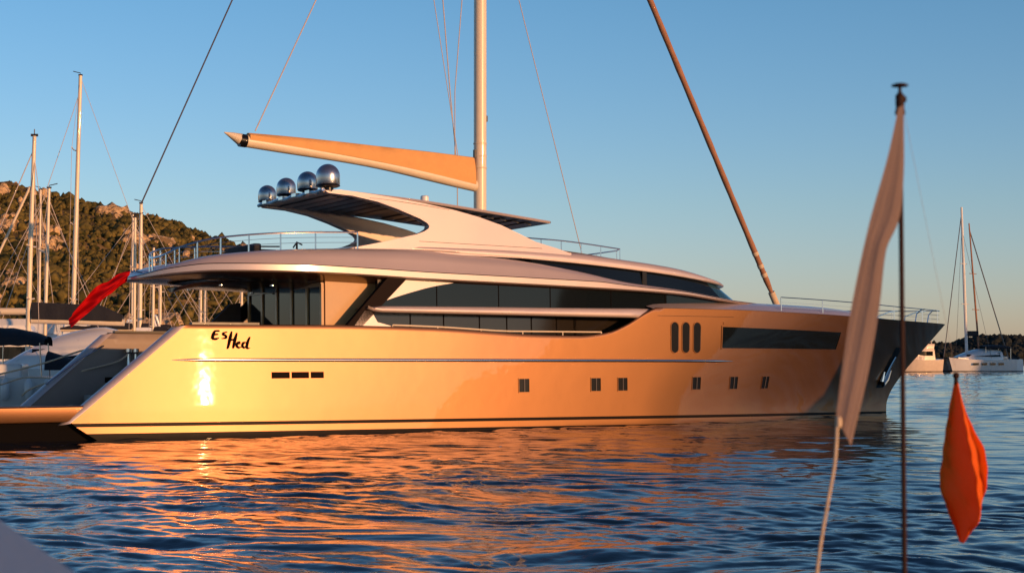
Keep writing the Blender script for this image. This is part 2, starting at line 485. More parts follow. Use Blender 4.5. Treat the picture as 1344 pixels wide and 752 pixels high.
def build_hill():
    xs = np.linspace(-420, 60, 330); ys = np.linspace(326, 690, 200)
    X, Y = np.meshgrid(xs, ys); Z = hill_z(X, Y)
    mk = rock_mask(X, Y) > 0.605
    # craggy relief where the rock breaks out
    Z = Z + np.where(mk, (fbm(X * 0.45, Y * 0.3, 4) - 0.2) * 6.0, 0)
    nr, nc = X.shape
    i = np.arange(nr - 1)[:, None] * nc; j = np.arange(nc - 1)[None, :]
    q = np.stack([i + j, i + j + 1, i + nc + j + 1, i + nc + j], -1).reshape(-1, 4)
    mi = mk[:-1, :-1].reshape(-1).astype(int)
    o = np_mesh('hillside', np.stack([X, Y, Z], -1).reshape(-1, 3), q, [SOIL, ROCK], smooth=False, midx=mi)
    tag(o, kind='structure')
    rs = np.random.RandomState(3)
    n = 42000
    px = rs.uniform(-290, -20, n); py = rs.uniform(332, 560, n)
    mval = rock_mask(px, py)
    keep = (mval < 0.60 + 0.06 * rs.rand(n)) & (rs.rand(n) < np.clip(1.35 - (vnoise(px * 0.12, py * 0.12)) * 1.1, 0.12, 1))
    px, py = px[keep], py[keep]
    r_ = rs.uniform(0.35, 1.05, len(px)) ** 1.2 * (0.7 + 0.9 * vnoise(px * 0.06 + 5, py * 0.06)) * np.where(rs.rand(len(px)) < 0.06, 1.7, 1.0)
    pz = hill_z(px, py) + r_ * 0.35
    o = scatter('hillside_shrubs', np.stack([px, py, pz], -1), r_, (0.7, 1.5), SHRUB, sub=1, rough=0.42, seed=4)
    tag(o, 'low dark green scrub covering the rocky hill behind the marina', 'shrubs', kind='stuff')
    # loose rocks
    n = 6000
    px = rs.uniform(-290, -20, n); py = rs.uniform(332, 540, n)
    mval = rock_mask(px, py); keep = mval > 0.585 - 0.05 * (rs.rand(n) < 0.3)
    px, py = px[keep], py[keep]
    r_ = rs.uniform(0.3, 1.0, len(px)) ** 1.6 * 1.7; pz = hill_z(px, py) + r_ * 0.3
    o = scatter('hillside_rocks', np.stack([px, py, pz], -1), r_, (0.8, 1.7), ROCK, sub=1, rough=0.3, seed=9)
    tag(o, kind='structure')
build_hill()

def build_far_hill():
    D = 1500.0
    hx = ci([240, 330, 385, 405, 430, 450, 470, 520, 640, 800], [6, 9, 11, 10.5, 16.5, 18.5, 17.5, 20, 26, 20])
    xs = np.linspace(240, 800, 180); ys = np.linspace(D - 60, D + 160, 24)
    X, Y = np.meshgrid(xs, ys)
    s = np.clip((Y - (D - 60)) / 90, 0, 1)
    Z = hx(X) * s * (1 - np.clip((Y - D - 40) / 140, 0, 1)) - 0.5
    nr, nc = X.shape
    i = np.arange(nr - 1)[:, None] * nc; j = np.arange(nc - 1)[None, :]
    q = np.stack([i + j, i + j + 1, i + nc + j + 1, i + nc + j], -1).reshape(-1, 4)
    o = np_mesh('far_hills', np.stack([X, Y, Z], -1).reshape(-1, 3), q, [M['far']], smooth=False); tag(o, kind='structure')
    rs = np.random.RandomState(8); n = 2600
    px = rs.uniform(250, 560, n); py = rs.uniform(D - 55, D + 60, n)
    s = np.clip((py - (D - 60)) / 90, 0, 1)
    pz = hx(px) * s * (1 - np.clip((py - D - 40) / 140, 0, 1)) - 0.5
    r_ = rs.uniform(1.6, 3.8, n)
    o = scatter('far_woodland', np.stack([px, py, pz + r_ * 0.3], -1), r_, (0.8, 1.2), M['far'], sub=1, rough=0.3, seed=2)
    tag(o, 'dark wooded shore far across the bay', 'woodland', kind='stuff')
M['far'] = mat('far_woodland', (0.030, 0.034, 0.030), rough=0.95, spec=0.1, noise=0.3, nscale=0.02)
build_far_hill()

def build_bay_shade_rock():  # unseen rock added right of the frame to shade the anchored catamaran
    xs = np.linspace(150, 290, 90); ys = np.linspace(140, 270, 90)
    X, Y = np.meshgrid(xs, ys)
    dist = np.sqrt((X - 211) ** 2 + (Y - 194) ** 2) + (fbm(X * 0.08, Y * 0.08) - 0.5) * 5
    k = np.clip((42.5 - dist) / 7, 0, 1)
    Z = -1 + 27 * k * k * (3 - 2 * k) + (fbm(X * 0.2, Y * 0.2) - 0.5) * 3 * k
    nr, nc = X.shape
    i = np.arange(nr - 1)[:, None] * nc; j = np.arange(nc - 1)[None, :]
    q = np.stack([i + j, i + j + 1, i + nc + j + 1, i + nc + j], -1).reshape(-1, 4)
    tag(np_mesh('added_shade_rock', np.stack([X, Y, Z], -1).reshape(-1, 3), q, [SOIL], smooth=False), kind='structure')
build_bay_shade_rock()
def build_bow_shade_rock():  # unseen block added off frame, its ramped outline shades the yacht's bow
    xs = np.linspace(26, 66, 120); ys = np.linspace(36, 78, 120)
    X, Y = np.meshgrid(xs, ys)
    p = 0.669 * X + 0.743 * Y; q_ = 0.743 * X - 0.669 * Y
    hp = np.interp(p, [54, 57.5, 63.5, 65.2, 66.4, 79, 82], [-1, 3.4, 4.5, 5.2, 9.6, 9.8, -1])
    k = np.clip((6.0 - np.abs(q_ + 2.0)) / 2.0, 0, 1)
    Z = -1 + (hp + 1) * k + (fbm(X * 0.7, Y * 0.7) - 0.5) * 0.5 * k
    nr, nc = X.shape
    i = np.arange(nr - 1)[:, None] * nc; j = np.arange(nc - 1)[None, :]
    q = np.stack([i + j, i + j + 1, i + nc + j + 1, i + nc + j], -1).reshape(-1, 4)
    tag(np_mesh('added_shade_rock', np.stack([X, Y, Z], -1).reshape(-1, 3), q, [SOIL], smooth=False), kind='structure')
build_bow_shade_rock()

# ================================================================== the big motor yacht
PSI = R(34.094)
ORG = Vector((-15.509, 56.71, 0))
ROLL = R(1.6); PIV = 3.6
yacht = empty('motor_yacht')
T = Matrix.Translation(ORG) @ Matrix.Rotation(PSI, 4, 'Z') @ Matrix.Translation((0, -PIV, 4.0)) @ Matrix.Rotation(-ROLL, 4, 'X') @ Matrix.Translation((0, PIV, -4.0))
yacht.matrix_world = T
tag(yacht, 'long champagne gold motor yacht with four silver radar domes and dark window bands', 'yacht')

top = ci([-1, 3.0, 8.2, 12.25, 14.9, 17, 19.2, 20.5, 21.6, 22.4, 23.1, 26.7, 31, 36, 40, 44.7],
         [3.77, 3.77, 3.79, 3.72, 3.60, 3.50, 3.48, 3.62, 4.0, 4.42, 4.64, 4.64, 4.58, 4.49, 4.42, 4.39])
u0f = li([-0.9, 0, 0.57, 3.77, 5], [0.7, 0, -0.86, 2.97, 4.4])
u1f = ci([-0.9, 0, 0.5, 1.0, 2.06, 3.2, 4.4, 5], [39.9, 40.32, 40.36, 40.6, 41.66, 43.15, 44.72, 45.5])
bdf = ci([-1, 0, 2, 4, 6, 8, 12, 15, 22, 27, 31, 35, 39, 42, 43.8, 44.69], [3.15, 3.30, 3.54, 3.73, 3.86, 3.94, 4.10, 4.17, 4.15, 4.02, 3.72, 3.1, 2.1, 1.12, 0.42, 0.03])
bwf = ci([-1, 0, 2, 4, 6, 8, 12, 15, 22, 27, 31, 34, 37, 39.3, 40.32], [3.38, 3.53, 3.77, 3.96, 4.07, 4.12, 4.16, 4.18, 4.08, 3.5, 2.55, 1.68, 0.82, 0.27, 0.03])
def hull_b(u, w):
    b = u1f(w)
    t = min(max((u + 1.0) / (b + 1.0), 0), 1)
    s = max(w, 0) / 4.5
    p = 1.0 + 0.7 * min(max((t - 0.55) / 0.3, 0), 1)
    bw_, bd_ = bwf(t * 41.32 - 1), bdf(t * 45.69 - 1)
    r = bw_ + (bd_ - bw_) * s ** p
    aft = min(max((0.34 - t) / 0.2, 0), 1)
    r += aft * (0.0028 * (w - 1.3) ** 2 - 0.046 * max(0.0, 0.98 - max(w, -0.2)))
    if w < 0:
        r *= 1 - 0.16 * (w / 0.9) ** 2
    return r
def hull_u(t, w):
    a, b = u0f(w), u1f(w)
    return a + (b - a) * t
def col_top(t):
    w = 3.8
    for _ in range(14):
        w = 0.5 * w + 0.5 * top(hull_u(t, w))
    return w

def build_hull():
    ts = np.concatenate([np.linspace(0, 0.42, 60), np.linspace(0.42, 0.56, 50)[1:], np.linspace(0.56, 1.0, 90)[1:]])
    ss = np.concatenate([np.linspace(0, 0.16, 4), np.linspace(0.16, 0.32, 6)[1:], np.linspace(0.32, 1, 26)[1:]])
    m = MB(flip=True)
    tops = [col_top(t) for t in ts]
    for sgn in (1, -1):
        rows = []
        for s in ss:
            row = []
            for t, tw in zip(ts, tops):
                w = -0.9 + s * (tw + 0.9)
                u = hull_u(t, w)
                row.append((u, sgn * hull_b(u, w), w))
            rows.append(row)
        m.grid(rows)
        # rounded cap and inner face of the bulwark up to the raised foredeck
        nin = sum(1 for t, tw in zip(ts, tops) if hull_u(t, tw) < 23.4)
        cap = [rows[-1][:nin]]
        for dv, dw in ((0.02, 0.02), (0.06, 0.035), (0.16, 0.035), (0.20, 0.02), (0.22, 0)):
            cap.append([(u, sgn * (abs(v) - dv), w + dw) for u, v, w in rows[-1][:nin]])
        m.grid(cap)
        inn = []
        for k in range(14):
            row = []
            for t, tw in zip(ts[:nin], tops[:nin]):
                ub = hull_u(t, 2.0)
                base = 1.0 if ub < 4.9 else 2.70
                w = tw + (base - tw) * k / 13
                u = hull_u(t, w)
                row.append((u, sgn * (hull_b(u, w) - 0.25 - 0.37 * max(0, 1 - ub / 5.5)), w))
            inn.append(row)
        inn[0] = cap[-1]
        m.grid(inn, 2)
        # rounded aft edge of the wing
        NE = 9
        arcs = [[] for _ in range(NE)]
        for k in range(18):
            w = 0.57 + (tops[0] - 0.57) * k / 17
            u = u0f(w); b = hull_b(u, w)
            for q in range(NE):
                a = math.pi * q / (NE - 1)
                arcs[q].append((u - 0.34 * math.sin(a) + 0.0, sgn * (b - 0.31 + 0.31 * math.cos(a)), w - 0.06 * math.sin(a)))
        m.grid(arcs, 3)  # lighter superstructure paint here stands in for sky reflected in the edge
    # stern plate under the platform
    st = []
    for k in range(6):
        w = -0.9 + 1.5 * k / 5
        u = u0f(w) + 0.02; b = hull_b(u, w)
        st.append([(u, b * x, w) for x in np.linspace(-1, 1, 9)])
    m.grid(st, 1)
    return m.build('hull', [M['hull'], M['matt'], M['inner'], M['super']], yacht, angle=60)
hull = build_hull()
P_ = lambda name, m, mats, **k: m.build(name, mats, yacht, **k)

# rub rail along the topsides
m = MB(flip=True)
for sgn in (1, -1):
    us = np.linspace(2.35, 27.4, 70)
    rows = []
    for i, u in enumerate(us):
        w = 2.62 - 0.004 * u
        k = min(1.0, (i + 0.15) / 3.0, (len(us) - 1 - i + 0.15) / 3.0)
        b = hull_b(u, w)
        rows.append([(u, sgn * (b + 0.075 * k * math.sin(a) - 0.01), w + 0.062 * k * math.cos(a)) for a in np.linspace(0, math.pi, 7)])
    m.grid(rows)
P_('rub_rail', m, M['steel'])

# square hull ports
def hull_panel(u0, u1, w0, w1, name, glass, fr=0.05, proud=0.012, mull=True, mats=None, lo=None, hi=None, frame_mat=None, seg=5):
    lo = lo or (lambda u: w0); hi = hi or (lambda u: w1)
    m = MB(flip=True)
    us = np.linspace(u0, u1, seg)
    m.ribbon(us, lo, hi, lambda u, w: hull_b(u, w) + proud, 0.05, rows=3)
    g = P_(name, m, glass)
    f = MB(flip=True)
    F_ = lambda u, w: hull_b(u, w) + proud + 0.024
    fu = np.linspace(u0 - fr, u1 + fr, seg)
    f.ribbon(fu, lambda u: lo(min(max(u, u0), u1)) - fr, lambda u: lo(min(max(u, u0), u1)), F_, 0.05, rows=1)
    f.ribbon(fu, lambda u: hi(min(max(u, u0), u1)), lambda u: hi(min(max(u, u0), u1)) + fr, F_, 0.05, rows=1)
    f.ribbon([u0 - fr, u0], lo, hi, F_, 0.05, rows=2)
    f.ribbon([u1, u1 + fr], lo, hi, F_, 0.05, rows=2)
    if mull:
        c = (u0 + u1) / 2 + 0.02
        f.ribbon([c - 0.016, c + 0.016], lo, hi, F_, 0.05, rows=2, mi=1)
    f.build('window_frame', [frame_mat or M['paint'], M['slat']], g)
    return g
for u in (16.40, 19.82, 21.16, 25.16, 27.45, 29.6):
    hull_panel(u - 0.235, u + 0.235, 1.36, 1.86, 'hull_window', M['black'], fr=0.022, proud=0.006)
# the long dark window forward
hull_panel(26.55, 34.5, 3.04, 3.9, 'bow_window', M['glass'], fr=0.045, mull=False, seg=24,
           lo=lambda u: 3.045, hi=lambda u: 3.93 - 0.0165 * (u - 26.5))
# raised brow line over it
m = MB(flip=True)
m.ribbon(np.linspace(26.6, 34.6, 20), lambda u: 4.02 - 0.02 * (u - 26.5), lambda u: 4.13 - 0.026 * (u - 26.5), lambda u, w: hull_b(u, w) + 0.02, 0.05, rows=1)
m.ribbon(np.linspace(23.0, 27.2, 12), lambda u: 4.335, lambda u: 4.35, lambda u, w: hull_b(u, w) + 0.004, 0.03, rows=1, mi=1)
P_('window_brow', m, [M['paint'], M['black']])
# three upright oval windows
for u in (23.9, 24.5, 25.12):
    m = MB(flip=True); f = MB(flip=True)
    hw, wa, wb = 0.19, 2.86, 4.08
    def oval(k, e):
        n = 20; out = []
        for i in range(n):
            a = 2 * math.pi * i / n
            cy = wb - hw if math.sin(a) >= 0 else wa + hw
            out.append((u + (hw + e) * math.cos(a), cy + (hw + e) * math.sin(a)))
        return [(x, hull_b(x, z) + k, z) for x, z in out]
    a = oval(0.014, 0); m.add(a + oval(-0.03, 0), [tuple(range(20))] + [(i, (i + 1) % 20, 20 + (i + 1) % 20, 20 + i) for i in range(20)])
    g = P_('oval_window', m, M['black'])
    f.grid([oval(0.014, 0), oval(0.03, 0.012), oval(0.03, 0.035), oval(-0.02, 0.045)], closed=True)
    f.build('window_frame', M['paint'], g)
# engine room vents
for a, b in ((6.0, 6.68), (6.75, 7.41), (7.48, 7.98)):
    m = MB(flip=True)
    m.ribbon(np.linspace(a, b, 4), lambda u: 1.96, lambda u: 2.18, lambda u, w: hull_b(u, w) + 0.008, 0.05, rows=1)
    for k in range(3):
        m.ribbon(np.linspace(a + .02, b - .02, 4), lambda u, k=k: 2.0 + 0.055 * k, lambda u, k=k: 2.03 + 0.055 * k, lambda u, w: hull_b(u, w) + 0.02, 0.02, rows=1, mi=1)
    P_('air_vent', m, [M['matt'], M['strut']])
# painted name in brush script: strokes of varying width lying on the hull
def lettering():
    S = [  # strokes in a 0..1 x 0..1 box: points (x, y, width)
        [(0.075, .97, .022), (0.03, .74, .034), (0.005, .54, .026)],
        [(0.06, .98, .020), (0.15, .985, .024), (0.205, .96, .012)],
        [(0.04, .77, .020), (0.12, .79, .022), (0.165, .78, .012)],
        [(0.005, .55, .022), (0.10, .54, .030), (0.19, .60, .012)],
        [(0.40, .93, .012), (0.30, .86, .022), (0.285, .80, .024), (0.37, .70, .026), (0.36, .60, .024), (0.25, .56, .010)],
        [(0.52, .96, .012), (0.475, .60, .034), (0.41, .08, .022), (0.385, .0, .010)],
        [(0.655, .88, .014), (0.60, .50, .034), (0.555, .12, .024), (0.54, .02, .010)],
        [(0.44, .46, .012), (0.53, .50, .026), (0.61, .52, .014)],
        [(0.64, .26, .014), (0.74, .30, .020), (0.735, .39, .018), (0.67, .34, .022), (0.64, .18, .026), (0.70, .06, .024), (0.77, .10, .010)],
        [(0.90, .36, .012), (0.83, .34, .024), (0.79, .18, .026), (0.84, .06, .024), (0.91, .20, .016)],
        [(1.00, .66, .012), (0.95, .45, .026), (0.905, .10, .030), (0.95, .02, .018), (1.0, .06, .010)],
    ]
    m = MB(flip=True)
    U0, U1, W0, W1 = 3.88, 5.24, 2.98, 3.60
    for st in S:
        n = 14
        tt = np.linspace(0, len(st) - 1, n)
        xs = ci(range(len(st)), [p[0] for p in st]); ys = ci(range(len(st)), [p[1] for p in st]); ws = ci(range(len(st)), [p[2] for p in st])
        pts = [Vector((U0 + xs(t) * (U1 - U0), W0 + ys(t) * (W1 - W0))) for t in tt]
        A, B = [], []
        for i, p in enumerate(pts):
            d = (pts[min(i + 1, n - 1)] - pts[max(i - 1, 0)]).normalized()
            k = Vector((-d.y, d.x)) * ws(tt[i]) * 1.4
            k.x += 0.012
            for L_, q in ((A, p + k), (B, p - k)):
                L_.append((q.x, hull_b(q.x, q.y) + 0.012, q.y))
        m.grid([A, B])
    P_('name_lettering', m, M['matt'], flat=True)
lettering()
# anchor in its pocket at the bow
m = MB(flip=True)
pk = [(40.05, 3.2), (40.75, 3.25), (40.55, 2.2), (40.0, 1.35), (39.35, 1.3), (39.6, 2.2)]
us = np.linspace(0, 1, 5)
rows = []
for k in range(8):
    w = 1.30 + 1.90 * k / 7
    a = 39.25 + 0.42 * (w - 1.3); b = a + 0.62
    rows.append([(a + (b - a) * x, hull_b(a + (b - a) * x, w) + 0.012, w) for x in us])
m.grid(rows)
pocket = P_('anchor_pocket', m, M['black'])
m = MB(flip=True)
def ap(du, w, o=0.10):
    u = 39.25 + 0.42 * (w - 1.3) + du
    return (u, hull_b(u, w) + o, w)
m.tube([ap(0.30, 1.55), ap(0.33, 2.3), ap(0.36, 2.75)], [0.07, 0.06, 0.05])
m.tube([ap(0.02, 2.05, .08), ap(0.10, 1.62, .13), ap(0.30, 1.48, .15), ap(0.50, 1.70, .13), ap(0.56, 2.12, .08)], [0.04, 0.11, 0.13, 0.11, 0.04])
m.build('anchor', M['steel'], pocket)

# decks
m = MB(flip=True)
us = np.linspace(4.8, 23.0, 30)
m.grid([[(u, x * (hull_b(u, 2.75) - 0.2), 2.75) for x in np.linspace(-1, 1, 7)] for u in us])
P_('main_deck', m, M['teak'])
m = MB(flip=True)
us = np.linspace(22.85, 44.6, 60)
crn = ci([22, 24, 33, 36, 38.5, 44.7], [0.12, 0.46, 0.50, 0.40, 0.06, 0.0])
rows = []
for u in us:
    tw = top(u); b = max(hull_b(u, tw) , 0.02)
    rows.append([(u, b * x, tw + 0.012 + crn(u) * (1 - abs(x) ** 4.5)) for x in np.linspace(-1, 1, 17)])
m.grid(rows)
m.grid([[(22.9, x * 3.9, w) for x in np.linspace(-1, 1, 5)] for w in (2.72, 4.6)])
P_('foredeck', m, M['super'], angle=60)

# swim platform, transom, stairs
m = MB(flip=True)
out = [(-4.6, -2.6), (-4.2, -3.15), (-3.6, -3.3), (1.2, -3.3), (1.2, 3.3), (-3.6, 3.3), (-4.2, 3.15), (-4.6, 2.6)]
n = len(out)
zs = [(0.62, 0.0), (0.66, 0.03), (1.09, 0.05), (1.14, 0.0)]
m.grid([[(u * 1.0 - (e if u < -3 else 0), v * (1 + e / 3.3), z) for u, v in out] for z, e in zs], closed=True)
m.add([(u, v, 1.14) for u, v in out], [tuple(range(n))], 1); m.add([(u, v, 0.62) for u, v in out], [tuple(range(n))], 2)
m.grid([[(u * 0.9, v * 0.93, z) for u, v in out] for z in (-0.6, 0.62)], mi=2, closed=True)
P_('swim_platform', m, [M['paint'], M['teak'], M['matt']])
m = MB(flip=True)
prof = [(1.1, 1.14), (3.3, 1.16), (3.7, 1.3), (4.7, 2.9), (4.85, 3.05), (5.1, 3.1), (5.3, 3.0), (5.3, 2.75)]
m.grid([[(u, x * 2.2, w) for x in np.linspace(-1, 1, 5)] for u, w in prof])
for sgn in (1, -1):
    m.add([(u, sgn * 2.2, w) for u, w in prof] + [(5.3, sgn * 2.2, 1.1)], [tuple(range(len(prof) + 1))])
P_('transom', m, M['grey'])
for sgn in (1, -1):
    m = MB(flip=True)
    for k in range(8):
        m.box((3.1 + 0.27 * k, sgn * 2.75, 1.14 + 0.1 + 0.2 * k), (0.34, 1.05, 0.2 + 0.002 * k))
    P_('stairs', m, M['teak'])
# fairleads and posts in the stern wings
for sgn in (1, -1):
    m = MB(flip=True)
    for du in (0, 0.28):
        m.lathe([(0.0, 0), (0.11, 0), (0.07, 0.12), (0.07, 0.95), (0.13, 1.02), (0.13, 1.14), (0.0, 1.16)], (3.55 + du, sgn * 3.02, 2.05), 14)
    m.box((3.7, sgn * 3.02, 2.0), (0.9, 0.4, 0.12))
    P_('mooring_bollard', m, M['steel'])
for sgn in (1, -1):
    m = MB(flip=True)
    m.ribbon(np.linspace(3.2, 5.6, 10), lambda u: 3.80, lambda u: 3.88, lambda u, w, k=sgn: k * hull_b(u, 3.7) + (0 if k > 0 else 0.24), 0.24, rows=1)
    P_('wing_cap', m, M['underside'])

# details inside the far stern wing
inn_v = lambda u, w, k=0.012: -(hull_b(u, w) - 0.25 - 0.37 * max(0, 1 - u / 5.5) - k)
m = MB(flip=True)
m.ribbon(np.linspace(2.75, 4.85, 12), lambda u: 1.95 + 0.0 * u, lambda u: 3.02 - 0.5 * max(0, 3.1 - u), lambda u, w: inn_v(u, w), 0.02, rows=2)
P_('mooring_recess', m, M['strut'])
m = MB(flip=True)
for a0, a1, b0, b1 in ((2.0, 2.42, 2.52, 2.55), (2.0, 2.42, 2.66, 2.69), (2.0, 2.03, 2.52, 2.69), (2.39, 2.42, 2.52, 2.69)):
    m.ribbon([a0, a1], lambda u: b0, lambda u: b1, lambda u, w: inn_v(u, w, 0.02), 0.02, rows=1)
P_('wing_hatch', m, M['steel'])
m = MB(flip=True)
m.box((2.6, -2.75, 1.32), (1.5, 0.6, 0.36)); P_('locker', m, M['grey'], bevel=0.04)
m = MB(flip=True)
m.tube([(0.4, -2.95, 1.9), (1.6, -3.0, 2.75), (2.6, -3.02, 3.3)], 0.028, 8)
for p in ((0.5, -2.96, 1.97), (1.6, -3.0, 2.75), (2.5, -3.02, 3.25)): m.tube([p, (p[0], p[1] - 0.15, p[2] - 0.1)], 0.02, 6)
P_('stair_handrail', m, M['steel'])

# ---- main deck saloon
VS = 3.12
m = MB(flip=True)
m.plate([(8.55, 2.76), (23.0, 2.76), (23.0, 5.4), (8.55, 5.4)], -VS, -2.95)
m.plate([(10.6, 2.76), (22.9, 2.76), (22.9, 3.25), (10.6, 3.25)], 2.9, VS - 0.01)
m.box((15.7, 0, 4.45), (14.2, 5.8, 0.12))
m.box((22.9, 0, 3.6), (0.1, 6.0, 1.7))
P_('saloon', m, M['super'])
m = MB(flip=True)
m.plate([(8.55, 2.76), (10.6, 2.76), (10.6, 5.45), (8.55, 5.45)], 2.95, VS)
P_('saloon_side_panel', m, M['wood'])
m = MB(flip=True)
m.ribbon(np.linspace(10.0, 22.85, 30), lambda u: 3.2, lambda u: 4.42, lambda u, w: VS + 0.03 - 0.06 * max(0, u - 19) / 3, 0.05, rows=1)
for u in (12.05, 13.5, 15.1, 16.35, 17.5, 18.7, 19.6):
    wd = 0.045 if u < 19 else 0.12
    m.ribbon([u - wd / 2, u + wd / 2], lambda u: 3.2, lambda u: 4.42, lambda u, w: VS + 0.045 - 0.06 * max(0, u - 19) / 3, 0.03, rows=1, mi=1)
P_('saloon_window', m, [M['glass_brown'], M['matt']])
# aft glass doors
m = MB(flip=True)
m.box((8.50, 0, 4.05), (0.06, 5.9, 2.6))
doors = P_('saloon_door', m, M['glass'])
f = MB(flip=True)
for v in (-3.02, -1.85, -0.6, 0.65, 1.9, 3.02):
    f.box((8.46, v, 4.05), (0.1, 0.13, 2.62))
f.box((8.46, 0, 5.32), (0.11, 6.1, 0.14)); f.box((8.46, 0, 2.82), (0.11, 6.1, 0.12))
f.build('door_frame', M['wood'], doors)
# slanting struts between bulwark and upper deck
for sgn, a, b in ((1, 8.95, 10.75), (-1, 7.3, 9.4)):
    m = MB(flip=True)
    m.plate([(a, 3.75), (a + 0.55, 3.75), (b + 0.75, 5.62), (b, 5.62)], sgn * 3.86 - 0.12, sgn * 3.86 + 0.10)
    P_('strut', m, M['strut'], bevel=0.03)  # near-black colour stands in for the struts' shaded side
m = MB(flip=True)
m.plate([(9.25, 3.74), (11.0, 3.74), (10.2, 3.93), (9.95, 4.33), (9.7, 4.33)], 3.84, 3.96)
P_('strut_fairing', m, M['super'], bevel=0.02)
m = MB(flip=True)
m.plate([(6.6, 3.7), (8.4, 3.7), (8.4, 5.0), (8.0, 4.95)], -3.95, -3.75)
P_('wind_screen_panel', m, M['underside'], bevel=0.02)

# upper deck edge band ("brow") over the side deck
brow_lo = ci([9.75, 10.2, 13.5, 20, 22.6, 23.4], [4.42, 4.30, 4.28, 4.25, 4.24, 4.26])
brow_hi = ci([9.75, 10.2, 13.5, 20, 22.6, 23.4], [4.45, 4.53, 4.57, 4.61, 4.64, 4.645])
m = MB(flip=True)
for sgn in (1, -1):
    rows = []
    for u in np.linspace(9.75, 23.6, 50):
        lo, hi = brow_lo(u), brow_hi(u)
        k = 1 if u < 22 else 1 - 0.10 * (u - 22) / 1.6
        vb = 4.12 * k
        rows.append([(u, sgn * 3.0, lo + 0.02), (u, sgn * (vb - 0.10), lo), (u, sgn * (vb - 0.02), lo + 0.03), (u, sgn * vb, lo + 0.10),
                     (u, sgn * (vb - 0.02), lo + (hi - lo) * 0.7), (u, sgn * (vb - 0.12), hi - 0.02), (u, sgn * (vb - 0.3), hi), (u, sgn * 3.0, hi + 0.02)])
    m.grid(rows)
P_('upper_deck_edge', m, M['super'], angle=60)

# ---- upper deck overhang: a ring swept round the plan from the pointed nose to the rounded stern
AFT_U, AFT_A = 9.0, 6.55
def rim_plan():
    pts = []
    for k in range(46):            # stern arc, port to starboard handled by symmetry
        a = R(90) * k / 45
        c, s = math.cos(a), math.sin(a)
        pts.append((AFT_U - AFT_A * abs(c) ** (2 / 2.25), 4.1 * abs(s) ** (2 / 2.25)))
    fwd = ci([9, 15, 20, 24, 27, 29, 31, 32.4, 33.3], [4.1, 4.12, 4.1, 3.92, 3.5, 2.95, 2.05, 1.1, 0.02])
    for u in list(np.linspace(9.3, 29, 70)) + list(np.linspace(29.3, 33.3, 22)):
        pts.append((u, fwd(u)))
    return pts
RIM = rim_plan()
low = ci([2.4, 3.2, 4.3, 7.2, 9.6, 12.2, 16.9, 20.6, 24.5, 28.1, 31, 33.4], [5.50, 5.62, 5.68, 5.66, 5.61, 5.53, 5.44, 5.36, 5.24, 4.99, 4.90, 4.80])
ridge = ci([2.4, 2.9, 4.4, 8.0, 12.3, 13.6, 16.4, 19.2, 21.9, 24.5, 28.1, 31, 33.4], [5.72, 6.0, 6.33, 6.57, 6.69, 6.59, 6.46, 6.14, 5.72, 5.50, 5.10, 5.02, 4.86])
def rim_normals(pts):
    out = []
    for i, p in enumerate(pts):
        a, b = pts[max(i - 1, 0)], pts[min(i + 1, len(pts) - 1)]
        d = Vector((b[0] - a[0], b[1] - a[1])).normalized()
        n_ = Vector((d.y, -d.x))
        if i == 0: n_ = Vector((1, 0))
        if i == len(pts) - 1: n_ = Vector((-1, 0))
        out.append(n_)     # points inward (towards the centreline)
    return out
RN = rim_normals(RIM)
